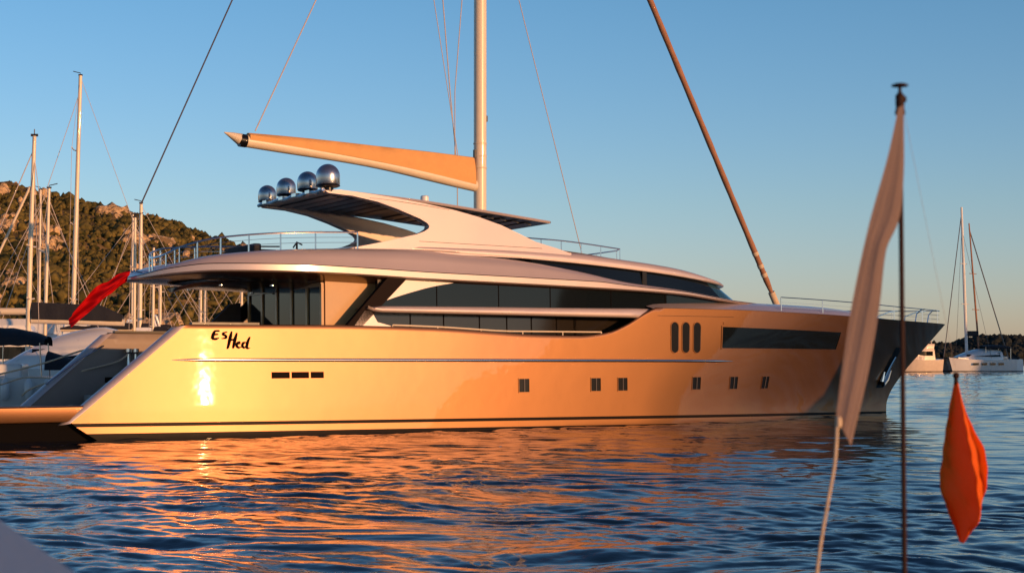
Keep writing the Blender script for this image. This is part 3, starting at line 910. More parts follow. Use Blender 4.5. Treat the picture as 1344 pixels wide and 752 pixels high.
def overhang():
    m = MB(flip=True)
    rows = {1: [], -1: []}
    for (u, v), n_ in zip(RIM, RN):
        l, r_ = low(u), ridge(u)
        h = r_ - l
        fade = min(1.0, h / 0.8)
        fas = min(0.25, 0.42 * h)
        lip = [(1.6, l - 0.23 * fade, 2), (0.9, l - 0.20 * fade, 2), (0.35, l - 0.06 * fade, 2), (0.10, l - 0.01, 0), (0.0, l + 0.04, 0), (0.0, l + fas, 0),
               (0.035, l + fas + 0.012, 1), (0.035, l + fas + 0.035, 0), (0.05, l + fas + 0.05, 0), (0.13, l + fas + 0.45 * (h - fas), 0), (0.30, l + fas + 0.74 * (h - fas), 0),
               (0.55, l + fas + 0.93 * (h - fas), 0), (0.85, r_, 0), (1.05, r_ + 0.0, 0), (1.16, r_ - 0.05 * fade, 0), (1.2, r_ - 0.28 * fade, 0)]
        for sgn in (1, -1):
            rr = []
            for ins, w, _ in lip:
                k = min(ins, max(v - 0.0, 0.0) if n_.y < -0.7 else ins)
                q = (u + n_.x * k, max(v + n_.y * k, 0.0), w)
                rr.append((q[0], sgn * q[1], q[2]))
            rows[sgn].append(rr)
    mids = [0, 2, 2, 0, 0, 0, 1, 1, 0, 0, 0, 0, 0, 0, 0]
    for sgn in (1, -1):
        cols = list(zip(*rows[sgn]))
        for k in range(len(cols) - 1):
            mi = {0: 2, 1: 2, 2: 2, 5: 1, 6: 1}.get(k, 0)
            m.grid([list(cols[k]), list(cols[k + 1])], mi)
    P_('upper_deck_overhang', m, [M['super'], M['black'], M['brown']], angle=50)
    # ceiling over the aft deck and the roof skin
    c = MB(flip=True)
    r2 = []
    for (u, v), n_ in zip(RIM, RN):
        if u > 12: break
        uu, vv = u + n_.x * 1.55, max(v + n_.y * 1.55, 0)
        r2.append([(uu, x * vv, low(u) - 0.23 - 0.16 * (1 - x ** 4)) for x in np.linspace(-1, 1, 7)])
    c.grid(r2)
    ceil = P_('deck_ceiling', c, M['brown'])
    for uu, vv in ((5.2, 1.6), (5.2, -1.2), (6.9, 2.2), (6.9, 0), (8.0, -1.8)):
        d = MB(flip=True); d.lathe([(0.0, -0.012), (0.075, -0.012), (0.09, 0.0), (0.09, 0.03)], (uu, vv, low(uu) - 0.385), 14)
        d.build('downlight', M['steel'], ceil)
    d = MB(flip=True)
    r3 = []
    for (u, v), n_ in zip(RIM, RN):
        uu, vv = u + n_.x * 1.15, max(v + n_.y * 1.15, 0)
        if u < 11.5: w = min(6.02, ridge(u) - 0.05)
        else: w = ridge(u) - 0.05
        r3.append([(uu, x * vv, w + 0.06 * (1 - x * x)) for x in np.linspace(-1, 1, 9)])
    d.grid(r3)
    P_('sun_deck', d, M['super'])
overhang()

# ---- upper saloon: glass band, arch-shaped fairing
def house_b(u):
    return float(np.interp(u, [0, 20, 24, 27, 29, 31, 33], [3.72, 3.72, 3.52, 3.1, 2.5, 1.6, 0.4]))
arch_top = ci([10.2, 10.9, 11.8, 12.6, 13.5, 14.5], [4.58, 4.82, 5.08, 5.28, 5.44, 5.62])
m = MB(flip=True)
us = np.linspace(10.2, 29.4, 70)
gl_hi = lambda u: min(arch_top(u) if u < 14.5 else 9, low(u) + 0.02)
m.ribbon(us, lambda u: 4.50, lambda u: max(gl_hi(u), 4.52), lambda u, w: house_b(u) + 0.02, 0.05, rows=1)
for u in (12.85, 15.6, 18.0, 21.0, 23.9):
    m.ribbon([u - 0.02, u + 0.02], lambda u: 4.5, gl_hi, lambda u, w: house_b(u) + 0.03, 0.03, rows=1, mi=1)
P_('upper_window_band', m, [M['glass'], M['matt']])
m = MB(flip=True)
us = np.linspace(9.75, 14.4, 30)
m.ribbon(us, lambda u: max(gl_hi(u), 4.56) if u > 10.2 else 4.54, lambda u: max(min(4.56 + (u - 9.75) * 0.86, low(u) + 0.02), (gl_hi(u) if u > 10.2 else 4.5) + 0.005), lambda u, w: house_b(u) + 0.09, 0.14, rows=2)
P_('window_fairing', m, M['super'])
m = MB(flip=True)
us = np.linspace(10.4, 31.5, 40)
m.grid([[(u, house_b(u) - 0.06, 4.5) for u in us], [(u, house_b(u) - 0.06, low(u) + 0.1) for u in us]])
m.grid([[(u, -house_b(u), 4.5) for u in us], [(u, -house_b(u), low(u) + 0.1) for u in us]])
m.grid([[(10.6, x * 3.6, w) for x in (-1, 0, 1)] for w in (4.5, 5.8)])
P_('upper_saloon', m, M['underside'])

# ---- wheelhouse: brow roof, glass, windscreen
def wh_plan(nose, n=2.6, bb=3.02, u0=9.6, us_=24.0):
    pts = []
    for u in np.linspace(u0, us_, 40):
        k = min(1, (u - u0) / 3.0)
        pts.append((u, bb * (0.86 + 0.14 * k)))
    for k in range(1, 25):
        a = R(90) * k / 24
        pts.append((us_ + (nose - us_) * math.sin(a) ** (2 / n), bb * math.cos(a) ** (2 / n)))
    return pts
wh_lo = ci([9.6, 11.5, 14.2, 19.3, 23.6, 27.0, 29.2], [6.60, 6.68, 6.62, 6.44, 6.17, 5.87, 5.72])
wh_hi = ci([9.6, 11.5, 14.2, 16.5, 19.1, 22.6, 24.9, 27.2, 28.4, 29.2], [6.66, 6.86, 6.92, 6.94, 6.90, 6.66, 6.44, 6.10, 5.92, 5.76])
def wheelhouse():
    pts = wh_plan(29.2); nn = rim_normals(pts)
    nn[0] = Vector((0.3, -0.95))
    m = MB(flip=True)
    R_ = {1: [], -1: []}
    for (u, v), n_ in zip(pts, nn):
        l, h = wh_lo(u), wh_hi(u); d = h - l
        prof = [(0.5, l + 0.10), (0.12, l + 0.0), (0.02, l + 0.03), (0.0, l + 0.4 * d), (0.05, l + 0.72 * d), (0.2, l + 0.95 * d), (0.5, h + 0.02)]
        for sgn in (1, -1):
            R_[sgn].append([(u + n_.x * k, sgn * max(v + n_.y * k, 0), w) for k, w in prof])
    for sgn in (1, -1): m.grid(R_[sgn])
    P_('wheelhouse_brow', m, M['super'], angle=60)
    t = MB(flip=True)
    rr = []
    for (u, v), n_ in zip(pts, nn):
        uu, vv = u + n_.x * 0.48, max(v + n_.y * 0.48, 0)
        rr.append([(uu, x * vv, wh_hi(u) + 0.015 + 0.14 * (1 - x * x)) for x in np.linspace(-1, 1, 11)])
    t.grid(rr)
    P_('wheelhouse_roof', t, M['super'], angle=60)
    g = MB(flip=True)
    pt, pb = wh_plan(28.75, bb=2.82), wh_plan(30.4, bb=2.95)
    top_r, bot_r = [], []
    for (ut, vt), (ub, vb) in zip(pt, pb):
        top_r.append((ut, vt, wh_lo(ut) + 0.06)); bot_r.append((ub, vb, ridge(ub) - 0.15))
    sel = [i for i, p in enumerate(pt) if p[0] > 17.5]
    k = sel[0]
    seg = [i for i in sel if pt[i][0] < 27.2]
    fr = [i for i in sel if i >= seg[-1]]
    for sgn in (1, -1):
        S = lambda L_, idx: [(L_[i][0], sgn * L_[i][1], L_[i][2]) for i in idx]
        g.grid([S(bot_r, seg), S(top_r, seg)], 0)
    P_('wheelhouse_window', g, M['glass'])
    q = MB(flip=True)
    for sgn in (1, -1):
        S = lambda L_, idx: [(L_[i][0], sgn * L_[i][1], L_[i][2]) for i in idx]
        q.grid([S(bot_r, fr), S(top_r, fr)], 0)
    P_('windscreen', q, M['glass_clear'])
    b = MB(flip=True)
    b.box((23.35, 2.90, 6.0), (0.22, 0.06, 0.8))
    P_('window_post', b, M['black'])
wheelhouse()
# low coaming with windscreen and rail on the wheelhouse roof
m = MB(flip=True)
us = np.linspace(16.5, 22.9, 22)
m.ribbon(us, lambda u: wh_hi(u) - 0.05, lambda u: wh_hi(u) + 0.17 - 0.02 * (u - 16.5), lambda u, w: 2.45 - 0.02 * (u - 16), 0.08, rows=1)
m.ribbon(us, lambda u: wh_hi(u) - 0.05, lambda u: wh_hi(u) + 0.17 - 0.02 * (u - 16.5), lambda u, w: -2.45 + 0.02 * (u - 16), 0.08, rows=1)
P_('roof_coaming', m, M['underside'])
def railing(name, path, h, posts, wires=(0.5,), r=0.022, rail_r=0.028, parent=yacht, m_=None):
    m = MB(flip=True)
    P0 = [Vector(p) for p in path]
    m.tube([p + Vector((0, 0, h)) for p in P0], rail_r, 6)
    for k in wires:
        m.tube([p + Vector((0, 0, h * k)) for p in P0], 0.008, 5)
    for i in posts:
        p = P0[i]; m.tube([p + Vector((0, 0, -0.06)), p + Vector((0, 0, h))], r, 6)
    return m.build(name, m_ or M['steel'], parent)
path = [(u, 2.40 - 0.02 * (u - 16), wh_hi(u) + 0.1) for u in np.linspace(16.6, 22.6, 13)]
path += [(22.95, 1.6, wh_hi(22.9) + 0.12), (23.1, 0, wh_hi(23) + 0.14), (22.95, -1.6, wh_hi(22.9) + 0.12)] + [(u, -2.28, wh_hi(u) + 0.1) for u in np.linspace(22.6, 16.6, 7)]
railing('roof_railing', path, 0.40, list(range(0, 13, 2)) + [13, 14, 15, 17, 19, 21], wires=())
# aft sundeck railing following the rounded stern
path = []
sel = [i for i, p in enumerate(RIM) if p[0] < 10.4][::2]
ring = [(RIM[i][0] + RN[i].x * 0.95, max(RIM[i][1] + RN[i].y * 0.95, 0.0), ridge(RIM[i][0]) - 0.02) for i in sel]
ring = [p for p in ring if p[1] > 0.25]
ringp = [(u, -v, w) for u, v, w in ring]
full = list(reversed(ring)) + ringp
n = len(full)
railing('sun_deck_railing', full, 0.62, list(range(0, n, 3)), wires=(0.4, 0.7), rail_r=0.035, r=0.03)
# foredeck rail and pulpit
def fr_pt(u, s=1): return (u, s * max(hull_b(u, top(u)) - 0.14, 0.04), top(u) + 0.03)
fu = [30.2, 31.5, 33, 34.5, 36, 37.5, 39, 40.5, 42, 43.2, 43.9]
path = [fr_pt(u) for u in fu] + [(44.35, 0, top(44.3) + 0.03)] + [fr_pt(u, -1) for u in reversed(fu)]
railing('foredeck_railing', path, 0.62, [0, 2, 4, 6, 8, 10, 12, 14, 16, 18, 20, 22], wires=(0.33, 0.66), rail_r=0.022, r=0.024)
m = MB(flip=True)
for s in (1, -1):
    for u in (41.2, 42.6):
        p = Vector(fr_pt(u, s)); q = Vector(fr_pt(u + 1.1, s)) + Vector((0, 0, 0.62))
        m.tube([p, p + Vector((0.1, 0, 0.35)), p.lerp(q, 0.6) + Vector((0, 0, 0.2)), q], 0.03, 6)
P_('pulpit', m, M['steel'])
# handrail along the sunken side deck
path = [(u, hull_b(u, 3.5) - 0.08, top(u) + 0.03) for u in np.linspace(10.8, 20.2, 16)]
m = MB(flip=True)
m.tube([(u, v, max(w + 0.06, 3.66)) for u, v, w in path], 0.03, 6)
for i in range(0, 16, 3):
    u, v, w = path[i]; m.tube([(u, v, w - 0.08), (u, v, max(w + 0.06, 3.66))], 0.025, 6)
P_('side_deck_handrail', m, M['cream'])

# ---- radar arch arms, hardtop, domes
arm_poly = [(8.85, 8.74), (9.4, 8.80), (10.4, 8.73), (11.5, 8.63), (12.9, 8.47), (14.2, 8.28), (15.3, 8.06), (16.3, 7.79), (17.1, 7.50), (17.9, 7.20), (18.9, 6.98), (19.6, 6.80),
            (19.4, 6.55), (15, 6.6), (11, 6.66), (9.6, 6.60), (9.93, 6.70), (10.9, 6.90), (11.86, 7.12), (12.5, 7.27), (12.85, 7.40), (13.05, 7.52), (13.10, 7.63), (13.0, 7.76), (12.68, 7.92), (11.8, 8.22), (10.88, 8.48), (9.9, 8.64), (8.9, 8.70)]
for sgn in (1, -1):
    m = MB(flip=True)
    lean = lambda u, w: -sgn * (0.05 * (w - 6.6) + 0.10 * max(0, w - 7.6) ** 2)
    m.plate(arm_poly, sgn * 2.98, sgn * 2.62, vf=lean)
    me_o = P_('radar_arch', m, M['super'], bevel=0.045)
m = MB(flip=True)
seam_v = lambda u, w: 2.98 - (0.05 * (w - 6.6) + 0.10 * max(0, w - 7.6) ** 2) + 0.004
m.ribbon(np.linspace(12.6, 18.2, 14), lambda u: 7.03 - 0.012 * (u - 12.6), lambda u: 7.045 - 0.012 * (u - 12.6), seam_v, 0.01, rows=1)
m.ribbon(np.linspace(10.6, 14.0, 14), lambda u: 8.60 - 0.05 * (u - 10.6) ** 1.4 - 0.03, lambda u: 8.612 - 0.05 * (u - 10.6) ** 1.4 - 0.03, seam_v, 0.01, rows=1)
P_('arch_seam', m, M['strut'])
ht = ci([8.7, 9.2, 11, 13.25, 16, 18.9], [8.80, 8.82, 8.75, 8.61, 8.38, 8.12])
m = MB(flip=True)
def ht_b(u): return 2.66 - 0.10 * max(0, (u - 13) / 6)
us = np.linspace(8.75, 18.9, 30)
m.grid([[(u, x * ht_b(u), ht(u) + 0.05 * (1 - x * x)) for x in np.linspace(-1, 1, 7)] for u in us], 0)
m.grid([[(u, x * ht_b(u), ht(u) - 0.10) for x in np.linspace(-1, 1, 7)] for u in us], 1)
for s in (1, -1): m.grid([[(u, s * ht_b(u), ht(u)) for u in us], [(u, s * (ht_b(u) + 0.03), ht(u) - 0.05) for u in us], [(u, s * ht_b(u), ht(u) - 0.10) for u in us]], 0)
for u, e in ((8.75, -0.06), (18.9, 0.05)): m.grid([[(u, x * ht_b(u), ht(u) + 0.05 * (1 - x * x)) for x in np.linspace(-1, 1, 7)], [(u + e, x * ht_b(u), ht(u) - 0.05) for x in np.linspace(-1, 1, 7)], [(u, x * ht_b(u), ht(u) - 0.10) for x in np.linspace(-1, 1, 7)]], 0)
hardtop = P_('hardtop', m, [M['super'], M['underside']])
for k, u in enumerate(list(np.arange(9.5, 13.0, 0.55)) + list(np.arange(14.0, 18.6, 0.6))):
    s = MB(flip=True)
    s.box((u, 0, ht(u) - 0.145), (0.30, 2 * ht_b(u) - 1.1, 0.05), rot=Matrix.Rotation(R(12), 3, 'Y'))
    s.build('louvre', M['slat'], hardtop)
m = MB(flip=True)
m.tube([(8.72, v, 8.78 + 0.03 * math.sin(v * 5)) for v in np.linspace(-2.7, 2.7, 20)], 0.07, 8)
for v in (-2.0, -0.6, 0.5, 1.6): m.box((8.75, v, 8.82), (0.25, 0.35, 0.12))
m.build('aft_trim', M['steel'], hardtop)
for v, r_, z in ((2.55, 0.44, 8.90), (0.93, 0.385, 8.93), (-0.85, 0.37, 8.93), (-2.5, 0.355, 8.86)):
    m = MB(flip=True)
    prof = [(0.0, r_ * 1.95)] + [(r_ * math.sin(R(a)), r_ * 0.95 + r_ * math.cos(R(a))) for a in range(10, 91, 10)] + [(r_, r_ * 0.28), (r_ * 0.96, r_ * 0.2)]
    m.lathe(prof, (9.0, v, z), 32)
    d = P_('radar_dome', m, M['dome'])
    b = MB(flip=True); b.lathe([(r_ * 0.97, r_ * 0.22), (r_ * 1.02, r_ * 0.1), (r_ * 0.8, r_ * 0.0), (0.2, -0.02), (0.2, -0.16)], (9.0, v, z), 24)
    b.build('dome_base', M['black'], d)
m = MB(flip=True)
m.lathe([(0, 0.42), (0.13, 0.41), (0.165, 0.38), (0.17, 0.05), (0.19, 0.04), (0.19, -0.02), (0.16, -0.12), (0.16, -0.3)], (14.58, 0.1, 8.75), 24)
P_('antenna_housing', m, M['white'])
# furniture on the sundeck
m = MB(flip=True)
m.tube([(8.4, 1.2, 6.05), (8.4, 1.2, 6.95)], 0.04, 8)
m.tube([(8.25, 1.2, 6.78), (8.4, 1.2, 6.99), (8.62, 1.2, 6.9)], 0.03, 6)
P_('shower_post', m, M['black'])
m = MB(flip=True)
m.box((7.2, 0.6, 6.35), (1.5, 2.6, 0.55)); m.box((6.5, 0.6, 6.6), (0.3, 2.6, 0.45))
sofa = m.build('sun_lounge', M['navy'], None, bevel=0.08)
sofa.matrix_world = T
tag(sofa, 'dark cushioned seat on the yacht sundeck behind the curved aft rail', 'seat')

# ================================================================== the tall sailing yacht moored behind
def ypt(u, v, w):
    """point in the plane frame of the motor yacht's berth, without its heel"""
    c, s = math.cos(PSI), math.sin(PSI)
    return Vector((ORG.x + u * c + v * s, ORG.y + u * s - v * c, w))
mx_o = ypt(26.9, -15, 0)
maxi = empty('sailing_yacht', mx_o, PSI)
tag(maxi, 'tall sailing yacht moored behind the motor yacht with thick cream mast and ochre covered boom', 'sailing yacht')
def boat_hull(L, B, fb, sheer=0.35, stern_w=0.75, draft=0.5, n=22, mats=0):
    """hull and deck of a small boat, bow towards +x, centred"""
    rows = []
    for i in range(n + 1):
        t = i / n
        b = B / 2 * (stern_w + (1 - stern_w) * math.sin(min(t / 0.45, 1) * math.pi / 2)) * (1 - max(0, (t - 0.45) / 0.55) ** 2.1)
        b = max(b, 0.02)
        dk = fb + sheer * (2 * t - 0.9) ** 2 * (1 if t > 0.45 else 0.3)
        row = []
        for k in range(7):
            a = (0, (draft + 0.13) / (dk + draft), (draft + 0.17) / (dk + draft), 0.5, 0.7, 0.9, 1.0)[k]
            w = -draft + (dk + draft) * a
            rake = 0.07 * L * max(0, t - 0.75) / 0.25 * (a - 0.5)
            row.append((-L / 2 + L * t + rake, b * (0.55 + 0.45 * a ** 0.55), w))
        rows.append(row)
    return rows
def add_hull(m, rows, mi=0, deck=1):
    n = len(rows)
    port = [[(x, -y, z) for x, y, z in r] for r in rows]
    for rr in (rows, port):
        m.grid([r[:2] for r in rr], 2); m.grid([r[1:] for r in rr], mi)
    m.grid([[r[-1] for r in rows], [(r[-1][0], 0, r[-1][2] + 0.06) for r in rows], [r[-1] for r in port]], deck)
    m.grid([rows[0], port[0]], mi)
m = MB(); rows = boat_hull(37, 8.4, 2.0, 0.3, 0.8); rows = [[(x + 3.0, y, z) for x, y, z in r] for r in rows]; add_hull(m, rows)
m.build('hull', [M['cream'], M['teak'], M['navy']], maxi)
m = MB()
m.grid([[(x, y * k, z) for x, y, z in ((-9, 2.4, 2.0), (-8, 2.3, 3.1), (3, 2.2, 3.1), (6, 1.4, 2.0))] for k in (-1, -0.5, 0.5, 1)])
m.build('deckhouse', M['cream'], maxi)
MTOP = 54.0
m = MB()
m.tube([(0, 0, 1.8), (0, 0, 20), (0, 0, 40), (0, 0, MTOP)], [0.33, 0.33, 0.29, 0.22], 20)
for z in (12.95, 12.35, 13.6): m.lathe([(0.345, -0.04), (0.36, 0), (0.345, 0.04)], (0, 0, z), 20)
mast = m.build('mast', M['cream'], maxi)
m = MB()
m.box((-0.36, -0.05, 13.05), (0.10, 0.16, 0.42)); m.box((0.3, -0.12, 14.9), (0.12, 0.1, 0.3)); m.tube([(0.34, -0.02, 9), (0.34, -0.02, 40)], 0.035, 6)
m.build('mast_fitting', M['underside'], mast)
# boom: round spar with the flaked sail under an ochre cover in its trough
bx0, bx1 = -0.25, -13.85
bz = ci([-14.3, -13.3, -10, -5.8, -0.1], [12.86, 12.80, 12.56, 12.17, 11.37])
m = MB()
xs = np.linspace(-0.3, -13.3, 24)
m.tube([(x, 0, bz(x)) for x in xs], [0.285 + 0.02 * math.sin(i * 0.4) for i in range(24)], 18)
boom = m.build('boom', M['cream'], maxi)
m = MB(); m.tube([(-13.1, 0, bz(-13.1)), (-13.42, 0, bz(-13.42))], 0.31, 18); m.build('boom_band', M['black'], boom)
m = MB(); m.tube([(-13.42, 0, bz(-13.42) + 0.05), (-13.8, 0, bz(-13.8) + 0.16), (-14.2, 0, bz(-14.2) + 0.26)], [0.28, 0.16, 0.02], 16); m.build('boom_tip', M['cream'], boom)
cov = ci([-13.0, -10, -5.8, -2.5, -0.45], [0.40, 0.60, 0.88, 1.24, 1.46])
m = MB()
rows = []
for x in np.linspace(-0.42, -13.0, 50):
    h = cov(x); zb = bz(x)
    wv = 0.022 * math.sin(x * 3.1) + 0.018 * math.sin(x * 7.7 + 1) + 0.010 * math.sin(x * 15.1)
    rows.append([(x, yy, zz) for yy, zz in ((0.30, zb + 0.05), (0.31 + wv, zb + 0.2 + 0.35 * (h - .2)), (0.24 + wv, zb + 0.75 * h), (0.10, zb + 0.97 * h), (0, zb + h), (-0.10, zb + 0.97 * h), (-0.24 - wv, zb + 0.75 * h), (-0.31 - wv, zb + 0.2 + 0.35 * (h - .2)), (-0.30, zb + 0.05))])
m.grid(rows)
m.add(rows[0], [tuple(range(9))]); m.add(rows[-1], [tuple(range(9))])
m.build('sail_cover', M['sail'], maxi)

def line(name, pts, r, m_, parent, sag=0.0, n=14):
    a, b = Vector(pts[0]), Vector(pts[1])
    m = MB()
    m.tube([a.lerp(b, k / n) - Vector((0, 0, sag * 4 * (k / n) * (1 - k / n))) for k in range(n + 1)], r, 6)
    return m.build(name, m_, parent)
def through(a, b, z):
    """point on the line a-b at height z"""
    a, b = Vector(a), Vector(b); k = (z - a.z) / (b.z - a.z)
    return a.lerp(b, k)
# standing and running rigging of the tall yacht, in its mast frame
a, b = (-9.45, 0, 19.91), (-12.62, 0, 13.30)
line('topping_lift', (b, through(a, b, 38.3)), 0.03, M['wire_pale'], maxi)
a, b = (-13.83, 0, 19.38), (-18.22, 0, 9.56)
line('backstay', (b, through(a, b, 50.0)), 0.035, M['wire'], maxi)
a, b = (2.71, 0.4, 21.39), (7.6, 0.4, 5.6)
line('inner_forestay', (b, through(a, b, 30.0)), 0.022, M['wire_pale'], maxi)
for a, b, r_ in (((-2.86, -.1, 20.71), (-1.35, -.1, 12.6), .02), ((-1.76, .1, 16.16), (-1.39, .1, 12.88), .028), ((-1.53, 0, 16.18), (-1.53, 0, 12.87), .024)):
    top_ = {0: None}
    line('running_rigging', (b, through(a, b, 30.0)) if a[0] < -2 else (b, a), r_, M['wire_pale'], maxi)
line('running_rigging', ((-1.76, .1, 16.16), (-2.6, .1, 25.0)), 0.028, M['wire_pale'], maxi)
line('running_rigging', ((-1.53, 0, 16.18), (-0.75, 0, 25.0)), 0.024, M['wire_pale'], maxi)
line('running_rigging', ((-1.39, 0, 12.9), (-1.28, 0, 2.0)), 0.026, M['wire_pale'], maxi)
m = MB()
a, b = Vector((11.21, 0, 22.42)), Vector((20.5, 0, 5.81))
hi_, lo_ = through(a, b, 43.0), through(a, b, 2.2)
pts, rr = [], []
for k in range(60):
    t = k / 59; pts.append(hi_.lerp(lo_, t))
    z = pts[-1].z
    rr.append((0.17 if z < 24 else 0.13) * (1 + 0.06 * math.sin(k * 2.2)) if z > 6.9 else 0.11)
m.tube(pts, rr, 10)
fs = m.build('furled_headsail', M['furled'], maxi)
for z in (7.4, 7.9, 8.6):
    m = MB(); p = through(a, b, z); m.tube([p + Vector((-.06, 0, .1)), p + Vector((.06, 0, -.1))], 0.19, 10)
    m.build('lashing', M['rope'], fs)
m = MB(); m.tube([through(a, b, 6.4), through(a, b, 5.6)], 0.2, 10)
m.build('furling_drum', M['rope'], fs)

# ================================================================== marina boats
def at(px, d):
    return (px - 672) / 2160 * d
def zz(y, d):
    return EYE + (465 - y) / 2160 * d

def sailboat(x, y, head, L, H, label, boom_z=None, boom_l=None, cover=None, boom_r=0.13, mast_r=0.10, hull_m='white', group='sailing boats in the marina', rake=0.0, cabin_h=0.55, fb=1.15, B=None, spreaders=2, stays=True, mast_m='cream'):
    root = empty('sailboat', (x, y, 0), R(head))
    tag(root, label, 'sailboat', group)
    B = B or L * 0.3
    m = MB(); add_hull(m, boat_hull(L, B, fb, 0.3)); 
    m.build('hull', [M[hull_m], M['white'], M['navy']], root)
    m = MB()
    rows = []
    for t in np.linspace(0, 1, 9):
        xx = -L * 0.22 + L * 0.46 * t
        w_ = B * 0.34 * (1 - 0.45 * t ** 2); h = cabin_h * math.sin(min(1, 0.25 + t * 2) * math.pi / 2) * (1 - 0.75 * t ** 3)
        rows.append([(xx, -w_, fb), (xx, -w_ * 0.92, fb + h * 0.8), (xx, -w_ * 0.5, fb + h), (xx, w_ * 0.5, fb + h), (xx, w_ * 0.92, fb + h * 0.8), (xx, w_, fb)])
    m.grid(rows); m.add(rows[0], [tuple(range(6))])
    cab = m.build('cabin', M['white'], root)
    for s in (1, -1):
        m = MB()
        m.grid([[(xx, s * (B * 0.34 * (1 - 0.45 * t ** 2) * (0.985 if k else 1.0) + 0.012), fb + cabin_h * (0.25 + 0.33 * k)) for t, xx in [(t, -L * 0.22 + L * 0.46 * t) for t in np.linspace(0.12, 0.6, 6)]] for k in (0, 1)])
        m.build('cabin_window', M['glass'], cab)
    m = MB(); rows = []
    for t in np.linspace(0, 1, 6):
        xx = -L * 0.25 + L * 0.09 * t; hh = 0.62 * math.sin((0.35 + 0.65 * (1 - t)) * math.pi / 2)
        rows.append([(xx, B * 0.31 * math.cos(a), fb + cabin_h * 0.8 + hh * math.sin(a) ** 0.6) for a in np.linspace(0, math.pi, 9)])
    m.grid(rows); m.build('spray_hood', M['navy'] if int(L * 10) % 2 else M['tan'], root)
    for s in (1, -1):
        m = MB(); P0 = [(L * (-0.46 + 0.9 * t), s * B * 0.47 * (1 - max(0, t - 0.5) * 2 * 0.93 * max(0, t - 0.5) * 2), fb + 0.12 * t) for t in np.linspace(0, 1, 9)]
        for hh in (0.32, 0.62): m.tube([(a_, b_, c_ + hh) for a_, b_, c_ in P0], 0.012, 5)
        for p in P0: m.tube([p, (p[0], p[1], p[2] + 0.64)], 0.016, 5)
        m.build('guard_rail', M['steel'], root)
    mx = L * 0.07
    m = MB(); m.tube([(mx, 0, fb), (mx - rake * .5, 0, (fb + H) / 2), (mx - rake, 0, H)], [mast_r, mast_r, mast_r * 0.8], 10)
    mast = m.build('mast', M[mast_m], root)
    for k in range(spreaders):
        m = MB(); z = fb + (H - fb) * (k + 1) / (spreaders + 1)
        m.tube([(mx - 0.1, -B * 0.28, z + .05), (mx, 0, z), (mx - 0.1, B * 0.28, z + .05)], 0.04, 6)
        m.build('spreader', M['cream'], mast)
    m = MB(); m.tube([(mx - rake, 0, H), (mx - rake, 0, H + 0.18), (mx - rake + 0.5, 0, H + 0.3)], 0.03, 5); m.box((mx - rake, 0, H + 0.05), (0.28, 0.1, 0.1))
    m.build('masthead_fitting', M['underside'], mast)
    if stays:
        line('forestay', ((L * 0.47, 0, fb + 0.35), (mx - rake * .95, 0, H * 0.95)), 0.022 if L < 20 else .05, M['wire_pale'], root)
        line('backstay', ((-L * 0.48, 0, fb + 0.1), (mx - rake, 0, H - 0.1)), 0.018, M['wire_pale'], root)
        for s in (1, -1):
            z1 = fb + (H - fb) * (spreaders) / (spreaders + 1)
            m = MB(); m.tube([(mx - .1, s * B * 0.46, fb), (mx - .1, s * B * 0.28, z1), (mx - rake, 0, H - .2)], 0.014, 5)
            m.build('shroud', M['wire_pale'], root)
    if boom_z:
        bl = boom_l or L * 0.38
        m = MB(); m.tube([(mx - 0.1, 0, boom_z), (mx - bl, 0, boom_z)], boom_r, 10)
        m.build('boom', M['cream'], root)
        if cover:
            rows = []
            for t in np.linspace(0, 1, 18):
                xx = mx - 0.12 - bl * 0.98 * t; h = cover * (1 - 0.55 * t ** 1.3) + 0.05 * math.sin(t * 17)
                w_ = 0.16 + 0.06 * h + 0.015 * math.sin(t * 29)
                rows.append([(xx, -w_, boom_z + 0.02), (xx, -w_ * 0.9, boom_z + h * 0.55), (xx, -w_ * .3, boom_z + h), (xx, w_ * .3, boom_z + h), (xx, w_ * 0.9, boom_z + h * 0.55), (xx, w_, boom_z + 0.02)])
            m = MB(); m.grid(rows); m.add(rows[0], [tuple(range(6))]); m.add(rows[-1], [tuple(range(6))])
            m.build('sail_cover', M['navy'], root)
    return root

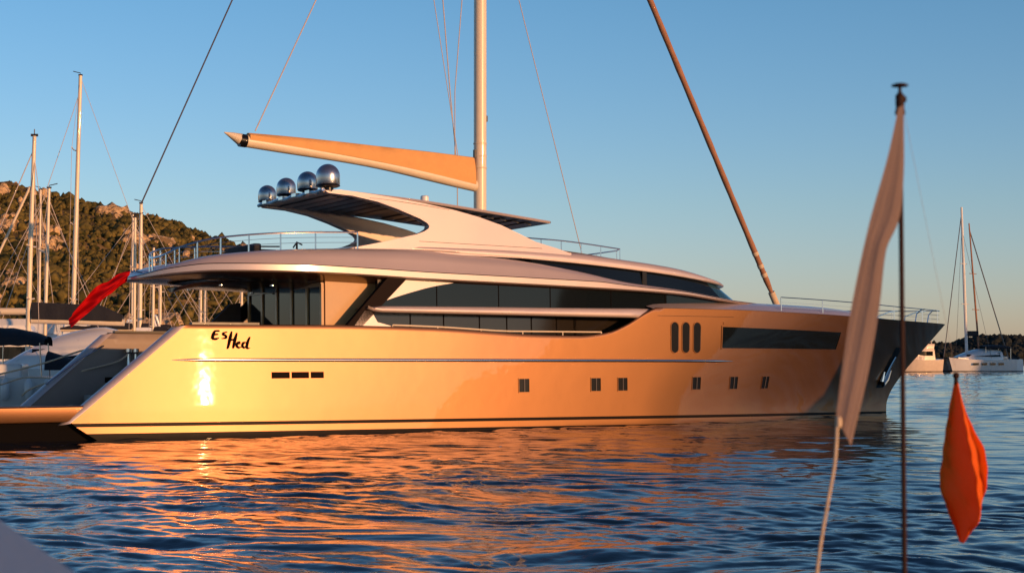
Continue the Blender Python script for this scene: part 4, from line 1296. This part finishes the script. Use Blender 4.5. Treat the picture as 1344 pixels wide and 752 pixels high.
def motorboat(x, y, head, L, H, label, group='motor cruisers in the marina', hull_m='white', fb=1.7, fly=True, canopy=False, B=None, cab_m='white'):
    root = empty('motor_cruiser', (x, y, 0), R(head))
    tag(root, label, 'motorboat', group)
    B = B or L * 0.32
    m = MB(); add_hull(m, boat_hull(L, B, fb, 0.45, 0.9)); m.build('hull', [M[hull_m], M['white'], M['navy']], root)
    def tier(name, x0, x1, z0, z1, w0, w1, rf, rb, mt):
        m = MB(); rows = []
        for t in np.linspace(0, 1, 10):
            r = []
            for z, k in ((z0, 0), (z0 + (z1 - z0) * 0.8, 0.8), (z1, 1.0)):
                xa = x0 + rb * k; xb = x1 - rf * k
                xx = xa + (xb - xa) * t
                ww = (w0 + (w1 - w0) * k) * (1 - 0.35 * max(0, t - 0.55) / 0.45) * (0.94 if k == 1.0 else 1)
                r.append((xx, ww, z))
            rows.append([(a_, -b_, c_) for a_, b_, c_ in r] + list(reversed(r)))
        m.grid(rows); m.add(rows[0], [tuple(range(6))]); m.add(rows[-1], [tuple(range(6))])
        return m.build(name, mt, root, angle=30)
    zc = fb + (H - fb) * (0.55 if fly else 0.9)
    cab = tier('cabin', -L * 0.30, L * 0.24, fb, zc, B * 0.40, B * 0.35, L * 0.13, 0.1, M[cab_m])
    h0, h1 = fb + (zc - fb) * 0.38, fb + (zc - fb) * 0.76
    for s in (1, -1):
        m = MB(); m.grid([[(xx, s * (B * 0.375 * (1 - 0.35 * max(0, t - 0.55) / 0.45) + 0.03), z) for t, xx in [(t, -L * 0.26 + L * 0.42 * t) for t in np.linspace(0.05, 0.92, 8)]] for z in (h0, h1)])
        m.build('cabin_window', M['glass'], cab)
    m = MB(); m.grid([[(L * 0.24 - L * 0.13 * k + 0.03, yy * B * 0.22, fb + (zc - fb) * k) for yy in (-1, 0, 1)] for k in (0.3, 0.85)])
    m.build('windscreen', M['glass'], cab)
    if fly:
        tier('flybridge', -L * 0.27, L * 0.10, zc, zc + (H - zc) * 0.5, B * 0.36, B * 0.36, L * 0.05, -0.2, M[cab_m])
        m = MB()
        for s in (1, -1):
            m.tube([(-L * 0.24, s * B * 0.34, zc + .3), (-L * 0.20, s * B * 0.3, H)], 0.09, 6)
        m.tube([(-L * 0.20, -B * 0.3, H), (-L * 0.20, B * 0.3, H)], 0.09, 6)
        m.build('radar_arch', M[cab_m], root)
    m = MB(); pts = [(L * (0.05 + 0.4 * t), -B * 0.46 * (1 - max(0, t - .3) ** 1.7), fb + 0.65 + 0.3 * t) for t in np.linspace(0, 1, 8)]
    for s in (1, -1):
        m = MB(); q = [(a_, b_ * s, c_) for a_, b_, c_ in pts]; m.tube(q, 0.02, 5)
        for p in q[::2]: m.tube([p, (p[0], p[1], fb)], 0.015, 5)
        m.build('bow_rail', M['steel'], root)
    return root

# left: catamaran with the dark covered boom
cat_d = 94
cx = at(40, cat_d)
cata = empty('sailing_catamaran', (cx + 0.0, cat_d, 0), R(183))
tag(cata, 'white sailing catamaran with rounded coachroof and long dark sail cover over a cream boom', 'catamaran', 'sailing boats in the marina')
for s in (1, -1):
    m = MB(); add_hull(m, [[(x_ - 1.5, y_ + s * 2.6, z_) for x_, y_, z_ in r] for r in boat_hull(13.5, 2.0, 2.0, 0.35, 0.85)])
    m.build('hull', [M['white'], M['white'], M['navy']], cata)
m = MB(); rows = []
for t in np.linspace(0, 1, 14):
    xx = -6.0 + 7.4 * t
    h = 2.35 * math.sin(min(1, 0.45 + t * 1.8) * math.pi / 2) * (1 - t ** 2.6) + 0.1
    w_ = 2.9 - 0.7 * t ** 2
    rows.append([(xx, w_ * math.cos(a), 2.0 + h * math.sin(a) ** 0.7) for a in np.linspace(0, math.pi, 13)])
m.grid(rows); m.add(rows[0], [tuple(range(13))])
m.box((-1.5, 0, 1.7), (10.5, 4.6, 0.5))
cab = m.build('coachroof', M['white'], cata)
for s in (1, -1):
    m = MB()
    m.grid([[(-5.2 + 4.6 * t, s * (2.93 - 0.62 * t ** 2 - 0.25 * k), 2.55 + 0.55 * k) for t in np.linspace(0, 1, 8)] for k in (0, 1)])
    m.build('cabin_window', M['glass'], cab)
m = MB(); m.tube([(0.15, 0, 2.0), (0.05, 0, 9), (-0.1, 0, 15.3)], [0.15, 0.14, 0.11], 12); mst = m.build('mast', M['cream'], cata)
m = MB(); m.tube([(0, -1.0, 9.0), (0.05, 0, 8.95), (0, 1.0, 9.0)], 0.05, 6); m.build('spreader', M['cream'], mst)
m = MB(); m.tube([(0, -.8, 6.0), (0.05, 0, 5.95), (0, .8, 6.0)], 0.05, 6); m.build('spreader', M['cream'], mst)
m = MB(); m.box((-0.1, 0, 15.35), (0.4, 0.12, 0.14)); m.tube([(-.1, 0, 15.3), (-.1, 0, 15.7)], .03, 5); m.build('masthead_fitting', M['underside'], mst)
line('forestay', ((5.0, 0, 2.2), (-0.1, 0, 14.6)), 0.03, M['wire_pale'], cata)
line('furled_jib', ((4.6, 0, 2.4), (0.1, 0, 12.4)), 0.075, M['cream'], cata)
for s in (1, -1): line('shroud', ((-1.2, s * 2.7, 2.0), (-0.1, 0, 14.2)), 0.018, M['wire_pale'], cata)
m = MB(); m.tube([(-0.05, 0, 4.75), (-5.3, 0, 4.62)], 0.20, 12); m.build('boom', M['cream'], cata)
m = MB(); rows = []
for t in np.linspace(0, 1, 24):
    xx = -0.1 - 5.1 * t; h = 0.98 - 0.10 * t - 0.50 * max(0, t - 0.76) / 0.24; w_ = 0.24 + 0.02 * math.sin(t * 31)
    zb = 4.80 - 0.13 * t
    rows.append([(xx, -w_, zb), (xx, -w_ * 1.05, zb + h * .5), (xx, -w_ * 0.5, zb + h * 0.97), (xx, 0, zb + h), (xx, w_ * 0.5, zb + h * 0.97), (xx, w_ * 1.05, zb + h * .5), (xx, w_, zb)])
m.grid(rows); m.add(rows[0], [tuple(range(7))]); m.add(rows[-1], [tuple(range(7))])
m.build('sail_cover', M['navy'], cata)

sailboat(at(95, 113) + 1.0, 113, 184, 14.5, 22.0, 'sailboat whose mast is the tallest on the left of the marina', boom_z=3.6, cover=0.5, rake=0.40, mast_r=0.155, spreaders=3, fb=1.4)
sailboat(at(26, 100) + 0.7, 100, 4, 11, 12.9, 'sailboat with a bare cream boom and short mast standing beside the catamaran', boom_z=5.4, boom_l=7.0, boom_r=0.22, mast_r=0.11, rake=-.2)
sailboat(at(184, 121) + 0.8, 121, 182, 11.5, 13.9, 'sailboat with a dark short sail cover and white mast right of the red flag', boom_z=4.6, boom_l=4.0, cover=0.45, mast_r=0.15, fb=2.1, cabin_h=.9)
sailboat(at(172, 134) + 0.8, 134, 176, 10.5, 14.2, 'sailboat with a thin mast close left of the white masted one', boom_z=3.4, mast_r=0.09)
for px, d, L, H, hd, lb in ((210, 126, 10, 10.6, 178, 'sailboat under the yacht overhang with the leftmost mast there'),
                        (263, 131, 10, 10.0, 8, 'sailboat under the yacht overhang with mast left of the twin masts'),
                        (270, 140, 11, 10.6, 186, 'sailboat under the yacht overhang with mast nearly hidden by its neighbour'),
                        (318, 128, 9, 9.4, 4, 'sailboat by the aft deck whose mast shows left of the glass doors'),
                        (329, 136, 10, 9.9, 180, 'sailboat by the aft deck whose mast is the closest to the glass doors')):
    sailboat(at(px, d) + (0.7 if 90 < hd < 270 else -0.7), d, hd, L, H, lb, boom_z=3.2, mast_r=0.12, cover=0.3 if px in (210, 318) else None, stays=True, fb=1.5, cabin_h=.8)
sailboat(at(8, 128), 128, 186, 12, 13.5, 'sailboat at the far left with mast below the hill crest', boom_z=3.6, mast_r=0.10, cover=.4)
motorboat(at(158, 119), 119, 186, 12, 5.6, 'cream lit flybridge cruiser right of the dark sail cover, behind the stern wing')
motorboat(at(215, 118), 118, 8, 12, 5.2, 'cream lit cruiser behind the yacht aft corner under the overhang', fly=True)
motorboat(at(105, 122), 122, 12, 12, 6.3, 'cruiser behind the long dark sail cover and below the red flag')
motorboat(at(300, 122), 122, 184, 13, 5.0, 'cruiser with its roof just above the yacht bulwark, left of the glass doors')
motorboat(at(2, 112), 112, 184, 14, 6.2, 'flybridge cruiser at the far left below the bare boom')
sailboat(at(140, 101) + 0.8, 101, 5, 12.5, 11.2, 'sailboat with a furled cover just right of the long dark sail cover', boom_z=4.3, boom_l=4.4, cover=0.4, mast_r=0.10, fb=1.9, cabin_h=1.0)
sailboat(at(232, 108) - 0.8, 108, 176, 11, 9.8, 'sailboat partly hidden by the near top corner of the stern wing', boom_z=4.2, boom_l=4.0, cover=0.4, mast_r=0.10, fb=2.0, cabin_h=1.0)
sailboat(at(66, 126), 126, 184, 12, 15.4, 'sailboat behind the catamaran with a mast between the two tallest masts', boom_z=3.8, mast_r=0.09, fb=1.5)
motorboat(at(252, 116), 116, 186, 11, 4.9, 'low cruiser directly above the top corner of the stern wing', fly=False)
motorboat(at(190, 106), 106, 14, 9, 4.9, 'small cruiser between the far stern wing top and the white mast', fly=True, hull_m='tan')
motorboat(at(30, 106), 106, 6, 11, 5.5, 'cruiser just left of the catamaran mast under the bare boom', fly=True)
# canopy boat with fenders beside the catamaran
tb = empty('covered_boat', (at(4, 74), 74, 0), R(188))
tag(tb, 'white boat with black canvas canopy and hanging white fenders at the left edge', 'boat')
m = MB(); add_hull(m, boat_hull(8.0, 3.0, 1.75, 0.3, 0.9)); m.build('hull', [M['white'], M['white'], M['navy']], tb)
m = MB(); rows = []
for t in np.linspace(0, 1, 12):
    xx = -2.0 + 4.2 * t
    rows.append([(xx, 1.35 * math.cos(a), 3.25 + 0.75 * math.sin(a) ** 0.8 * math.sin(0.5 + t * 2.2) + 0.03 * math.sin(xx * 9 + a * 3)) for a in np.linspace(0, math.pi, 11)])
m.grid(rows)
rows2 = [[(x_, y_, z_ - 0.05) for x_, y_, z_ in r] for r in rows]; m.grid(rows2)
m.build('canopy', M['navy'], tb)
m = MB()
for xx in (-1.9, 0.2, 2.0):
    for s in (1, -1):
        m = MB(); m.tube([(xx, s * 1.32, 1.7), (xx * 0.95, s * 1.33, 3.3)], 0.03, 6); m.build('canopy_pole', M['steel'], tb)
m = MB(); rows = []
for t in np.linspace(0, 1, 8):
    xx = -3.9 + 1.9 * t; rows.append([(xx, 1.3 * math.cos(a), 2.1 + (0.25 + 0.6 * t) * math.sin(a)) for a in np.linspace(0, math.pi, 9)])
m.grid(rows); m.add(rows[0], [tuple(range(9))]); m.build('cockpit_cover', M['navy'], tb)
m = MB(); m.box((0.3, 0, 2.05), (2.6, 2.2, 0.65)); m.build('console', M['white'], tb, bevel=0.12)
for xx in (-3.0, -2.2, -1.4, -0.4):
    for s in (1,):
        m = MB(); m.lathe([(0, 0), (0.1, 0.03), (0.2, 0.2), (0.21, 0.75), (0.1, 0.95), (0.03, 1.0), (0.02, 1.3)], (xx, s * 1.72, 0.75), 14)
        m.build('fender', M['white'], tb)

# right: catamaran ketch and beige cruiser in the bay
rd = 270
rc = empty('sailing_catamaran', (at(1281, rd), rd, 0), R(186))
tag(rc, 'two masted white catamaran anchored in the bay at the right', 'catamaran')
for s in (1, -1):
    m = MB(); add_hull(m, [[(x_ - (0.0 if s > 0 else 1.6), y_ + s * 2.9, z_) for x_, y_, z_ in r] for r in boat_hull(10.8, 1.9, 1.9, 0.35, 0.8)]); m.build('hull', [M['white'], M['white'], M['navy']], rc)
m = MB(); rows = []
for t in np.linspace(0, 1, 16):
    xx = -3.4 + 7.6 * t
    h = (2.0 * math.sin(min(1, 0.62 + t * 1.5) * math.pi / 2) * (1 - t ** 2.4)) + 0.05
    rows.append([(xx, (2.9 - 0.8 * t ** 2) * math.cos(a), 1.9 + h * math.sin(a) ** 0.55) for a in np.linspace(0, math.pi, 13)])
m.grid(rows); m.add(rows[0], [tuple(range(13))]); m.box((-0.6, 0, 1.55), (8.5, 5, 0.5))
cab = m.build('coachroof', M['white'], rc)
for s in (1, -1):
    m = MB(); m.grid([[(-2.9 + 5.4 * t, s * (2.95 - 0.66 * t ** 2 - 0.30 * k), 2.45 + 0.62 * k * (1 - 0.5 * t)) for t in np.linspace(0, 1, 8)] for k in (0, 1)])
    m.build('cabin_window', M['glass'], cab)
    for x0 in (-2.6, -1.2, 0.2, 1.6):
        m = MB(); m.box((x0, s * 3.86, 1.25), (0.9, 0.06, 0.34)); m.build('hull_window', M['glass'], rc)
m = MB(); rows = []
for t in np.linspace(0, 1, 9): rows.append([(-5.0 + 4.6 * t, 2.6 * math.cos(a), 3.85 + (0.55 * math.sin(0.5 + t * 2.1)) * math.sin(a) ** 0.7) for a in np.linspace(0, math.pi, 11)])
m.grid(rows); m.grid([[(x_, y_, z_ - 0.12) for x_, y_, z_ in r] for r in rows]); m.build('cockpit_cover', M['navy'], rc)
for xx in (-4.8, -0.6):
    for s in (1, -1):
        m = MB(); m.tube([(xx, s * 2.45, 1.9), (xx, s * 2.5, 3.95)], 0.05, 6); m.build('cover_pole', M['steel'], rc)
m = MB(); m.box((-3.6, 0, 2.25), (1.8, 4.2, 0.5)); m.build('cockpit_seat', M['tan'], rc, bevel=0.1)
m = MB()
for s in (1, -1):
    m.tube([(-5.0, s * 1.2, 1.7), (-5.7, s * 1.2, 2.7), (-6.6, s * 1.2, 2.7)], 0.07, 6)
m.tube([(-6.5, -1.8, 2.2), (-6.5, -0.6, 2.05), (-6.5, 0.9, 2.05), (-6.5, 1.8, 2.3)], [0.22, 0.34, 0.34, 0.16], 10)
m.build('davit', M['navy'], rc)
def rx(px): return -((px - 1281) / 2160 * rd)
for px, ph, yt, r_, mm in ((1268, 1263, 272, 0.26, 'white'), (1285, 1273, 293, 0.16, 'furled')):
    m = MB(); m.tube([(rx(px), 0, 2.5), (rx((px + ph) / 2), 0, (zz(yt, rd) + 2.5) / 2), (rx(ph), 0, zz(yt, rd))], [r_, r_, r_ * 0.7], 8)
    mm_ = m.build('mast', M[mm], rc)
    for f in (0.35, 0.62):
        m = MB()
        z_ = 2.5 + (zz(yt, rd) - 2.5) * f; xx = rx(px) + (rx(ph) - rx(px)) * f
        m.tube([(xx - .9, -0.8, z_), (xx + .9, 0.8, z_)], 0.06, 5)
        m.build('spreader', M[mm], mm_)
m = MB(); m.box((rx(1276), 0, zz(438, rd)), (1.9, 0.6, 0.9)); m.build('sail_cover', M['navy'], rc, bevel=0.15)
line('backstay', ((rx(1325), 0, 2.0), (rx(1273), 0, zz(300, rd))), 0.09, M['wire'], rc)
line('forestay', ((rx(1236), 0, 1.6), (rx(1263), 0, zz(280, rd))), 0.07, M['wire'], rc)
line('shroud', ((rx(1262), -2.9, 2.2), (rx(1263), 0, zz(300, rd))), 0.025, M['wire'], rc)
line('shroud', ((rx(1292), 2.9, 2.2), (rx(1263), 0, zz(300, rd))), 0.025, M['wire'], rc)
motorboat(at(1206, 262), 262, 200, 7.2, 5.2, 'beige flybridge cruiser half hidden behind the yacht bow', hull_m='tan', fb=1.9, cab_m='tan', B=3.2)

# ================================================================== flags, ropes, foreground
def cloth(name, left, right, nz, fold, mat_, d, label, cat, nu=40, thick=0.0, kind_name=None):
    """cloth hanging between two edge curves given as (height, x); folds run down it"""
    L_ = ci([-h for h, x in left], [x for h, x in left]); R_2 = ci([-h for h, x in right], [x for h, x in right])
    z0 = max(left[0][0], right[0][0]); 
    rows = []
    for i in range(nz + 1):
        t = i / nz
        zl = left[0][0] + (left[-1][0] - left[0][0]) * t; zr = right[0][0] + (right[-1][0] - right[0][0]) * t
        r = []
        for j in range(nu + 1):
            s = j / nu
            z = zl + (zr - zl) * s
            x = L_(-zl) * (1 - s) + R_2(-zr) * s
            r.append((x, d + fold(s, t), z))
        rows.append(r)
    m = MB(); m.grid(rows)
    o = m.build(name, mat_, None)
    tag(o, label, cat)
    return o
fd = 3.6
X = lambda px: at(px, fd); Z = lambda y: zz(y, fd)
left = [(Z(142), X(1179)), (Z(200), X(1166)), (Z(300), X(1138)), (Z(400), X(1116)), (Z(480), X(1103)), (Z(546), X(1094))]
right = [(Z(138), X(1186)), (Z(200), X(1186)), (Z(260), X(1183)), (Z(290), X(1178)), (Z(330), X(1161)), (Z(400), X(1152)), (Z(480), X(1138)), (Z(584), X(1113))]
def wf(s, t):
    k = min(1, t * 2.5)
    return k * (0.0024 * math.sin(s * 5.0 + 1.2 * t) + 0.0006 * math.sin(s * 14 + 4 * t) + 0.0002 * math.sin(s * 31 + 9 * t)) - 0.006 * k * s * (1 - s)
cloth('flag', left, right, 70, wf, M['flagwhite'], fd - 0.02, 'faded beige brown flag hanging furled from the dark staff, tied at its lower corner', 'flag', nu=48)
st = empty('flagstaff', (X(1184), fd, 1.0))
tag(st, 'thin dark brown flagstaff with a mushroom cap standing in the foreground', 'flagpole')
zp = lambda y: Z(y) - 1.0
m = MB(); m.tube([(0, 0, 0), (0, 0, zp(300)), (0, 0, zp(150))], [0.0060, 0.0056, 0.005], 12); m.build('pole', M['pole'], st)
m = MB(); m.lathe([(0.006, zp(152)), (0.012, zp(148)), (0.009, zp(140)), (0.010, zp(136)), (0.010, zp(124)), (0.006, zp(121)), (0.004, zp(120)), (0.0035, zp(113)), (0.004, zp(112.5)), (0.018, zp(112)), (0.0185, zp(110)), (0.010, zp(108)), (0.0, zp(107.5))], (0, 0, 0), 20)
m.box((0.010, 0, zp(129)), (0.008, 0.006, 0.012))
m.build('finial', M['pole'], st)
m = MB(); m.lathe([(0.03, 0), (0.03, 0.02), (0.014, 0.03), (0.012, 0.10), (0.0075, 0.10)], (0, 0, 0), 16); m.build('base', M['steel'], st)
# cord from the flag's lower corner to the deck, and its knot
m = MB()
cp = [Vector((X(1096), fd - 0.02, Z(546))), Vector((X(1090), fd - .04, Z(600))), Vector((X(1078), fd - .05, Z(660))), Vector((X(1062), fd - .06, Z(752))), Vector((X(1030), fd - .08, 1.0))]
fx, fy, fz = ci(range(5), [p.x for p in cp]), ci(range(5), [p.y for p in cp]), ci(range(5), [p.z for p in cp])
m.tube([(fx(t), fy(t), fz(t)) for t in np.linspace(0, 4, 40)], 0.0037, 8)
m.lathe([(0, -0.016), (0.006, -0.010), (0.007, 0.0), (0.0055, 0.010), (0, 0.014)], (X(1097), fd - 0.025, Z(553)), 12)
tag(m.build('cord', M['rope'], None), 'cream cord tied to the lower corner of the faded beige flag', 'rope')
# orange flag on its own halyard
od = 5.2
X = lambda px: at(px, od); Z = lambda y: zz(y, od)
left = [(Z(497), X(1252)), (Z(530), X(1247)), (Z(570), X(1242)), (Z(620), X(1238)), (Z(665), X(1243)), (Z(690), X(1251)), (Z(710), X(1257))]
right = [(Z(497), X(1256)), (Z(530), X(1266)), (Z(560), X(1277)), (Z(600), X(1294)), (Z(630), X(1297)), (Z(670), X(1289)), (Z(695), X(1271)), (Z(710), X(1260))]
def of(s, t):
    k = math.sin(min(1, t * 1.6) * math.pi / 2) * (1 if t < 0.85 else (1 - t) / 0.15 * 0.7 + 0.3)
    return k * (0.062 * math.sin(s * 8.0 + 1.1 * math.sin(t * 3)) + 0.016 * math.sin(s * 19 + 4 * math.sin(t * 4)) + 0.010 * math.sin(t * 22 + s * 9) * t + 0.005 * math.sin(t * 47 - s * 21)) - 0.05 * k * math.sin(s * math.pi)
cloth('flag', left, right, 80, of, M['orange'], od, 'bright orange flag hanging limp over the water', 'flag', nu=60)
m = MB()
p0 = Vector((X(1254), od, Z(497)))
m.lathe([(0, 0.022), (0.009, 0.018), (0.011, 0.008), (0.006, 0.0), (0.008, -0.012), (0.0, -0.02)], p0, 12)
tag(m.build('toggle', M['pole'], None), 'small brown toggle at the top of the orange flag', 'toggle')
m = MB(); m.tube([p0 + Vector((0, 0, 0.02)), Vector((at(1184, fd), fd, zz(118, fd)))], 0.0004, 4)
tag(m.build('halyard', M['wire_pale'], None), 'hair thin line from the staff cap down to the orange flag', 'line')
# red ensign at the yacht's stern overhang
def yw(u, v, w): return yacht.matrix_world @ Vector((u, -v, w))
m = MB()
a, b = Vector((2.40, 0.0, 5.66)), Vector((0.30, 0.0, 4.12))
rows = []
for i in range(41):
    t = i / 40
    c = a.lerp(b, t) + Vector((0, 0, 0.10 * math.sin(t * math.pi) + 0.03 * math.sin(t * 11)))
    r = []
    for j in range(25):
        s = j / 24 - 0.5
        wd = 0.34 + 0.46 * math.sin(min(1, t * 1.3) * math.pi * 0.62) * (1 - 0.55 * max(0, t - 0.75) / 0.25) - 0.12 * math.exp(-((t - 0.36) / 0.09) ** 2)
        r.append((c.x + 0.25 * s * wd, c.y - (0.16 * math.sin(j * 0.27 + t * 5) + 0.05 * math.sin(j * 0.8 - t * 9) + 0.05 * math.sin(t * 17 + j * 0.2)) * min(1, 0.4 + t * 2), c.z + s * wd * 1.05))
    rows.append(r)
m.grid([[tuple(yw(*p)) for p in r] for r in rows])
tag(m.build('flag', M['red'], None), 'red flag draped from the stern overhang of the motor yacht', 'flag')
m = MB(flip=True); m.tube([(2.9, 0, 5.80), (2.62, 0.0, 5.86), (2.5, 0.0, 5.80)], 0.035, 8); P_('flag_staff', m, M['steel'])
# mooring ropes of the motor yacht
def rope(pts, label, r_=0.035):
    n = len(pts); f = [ci(range(n), [p[k] for p in pts]) for k in range(3)]
    m = MB(); m.tube([(f[0](t), f[1](t), f[2](t)) for t in np.linspace(0, n - 1, 30)], r_, 8)
    tag(m.build('mooring_rope', M['rope'], None), label, 'rope', 'mooring ropes at the yacht stern')
E_ = lambda px, y, d: (at(px, d), d, zz(y, d))
rope([tuple(yw(2.6, -3.2, 3.15)), E_(115, 459, 61.5), E_(60, 476, 62), E_(0, 491, 62.5), E_(-60, 503, 63)], 'uppermost mooring rope, running left from the far stern wing')
rope([tuple(yw(1.2, -3.5, 2.1)), E_(40, 495, 61.8), E_(0, 505, 62), E_(-60, 517, 62.5)], 'short middle mooring rope left of the far stern wing', 0.03)
rope([tuple(yw(3.6, -3.0, 3.05)), tuple(yw(3.2, -3.0, 2.75)), E_(100, 489, 60.2), E_(60, 503, 60), E_(38, 512, 60.2), E_(30, 519, 60.4)], 'mooring rope crossing the dark inside of the far stern wing')
rope([E_(97, 531, 55.2), E_(60, 539, 54.9), E_(0, 551, 54.5), E_(-60, 562, 54)], 'lowest mooring rope slanting across the swim platform edge', 0.02)

# the boat the photograph is taken from
ob = empty('viewing_boat', (0, 0, 0))
tag(ob, 'blurred grey edge of the near boat in the bottom left corner', 'boat')
m = MB(); add_hull(m, [[(y_ + 0.6, x_ - 1.0, z_) for x_, y_, z_ in r] for r in boat_hull(11.0, 7.6, 1.0, 0.0, 0.9)]); m.build('hull', [M['grey'], M['teak'], M['navy']], ob)
m = MB()
poly = [(-0.508, 2.0), (-1.46, 4.1), (-2.6, 4.1), (-2.6, -3.0), (-0.508, -3.0)]
n = 5
m.add([(x, y, 2.5) for x, y in poly] + [(x, y, 1.05) for x, y in poly], [tuple(range(n)), tuple(range(2 * n - 1, n - 1, -1))] + [(i, (i + 1) % n, n + (i + 1) % n, n + i) for i in range(n)])
m.build('coaming', M['grey'], ob, bevel=0.03)
m = MB()
m.box((3.1, -1.6, 1.9), (2.5, 3.4, 1.7)); m.build('wheelhouse', M['grey'], ob, bevel=0.15)
m = MB()
m.box((3.1, -1.6, 2.2), (2.54, 2.6, 0.6)); m.build('wheelhouse_window', M['glass'], ob)
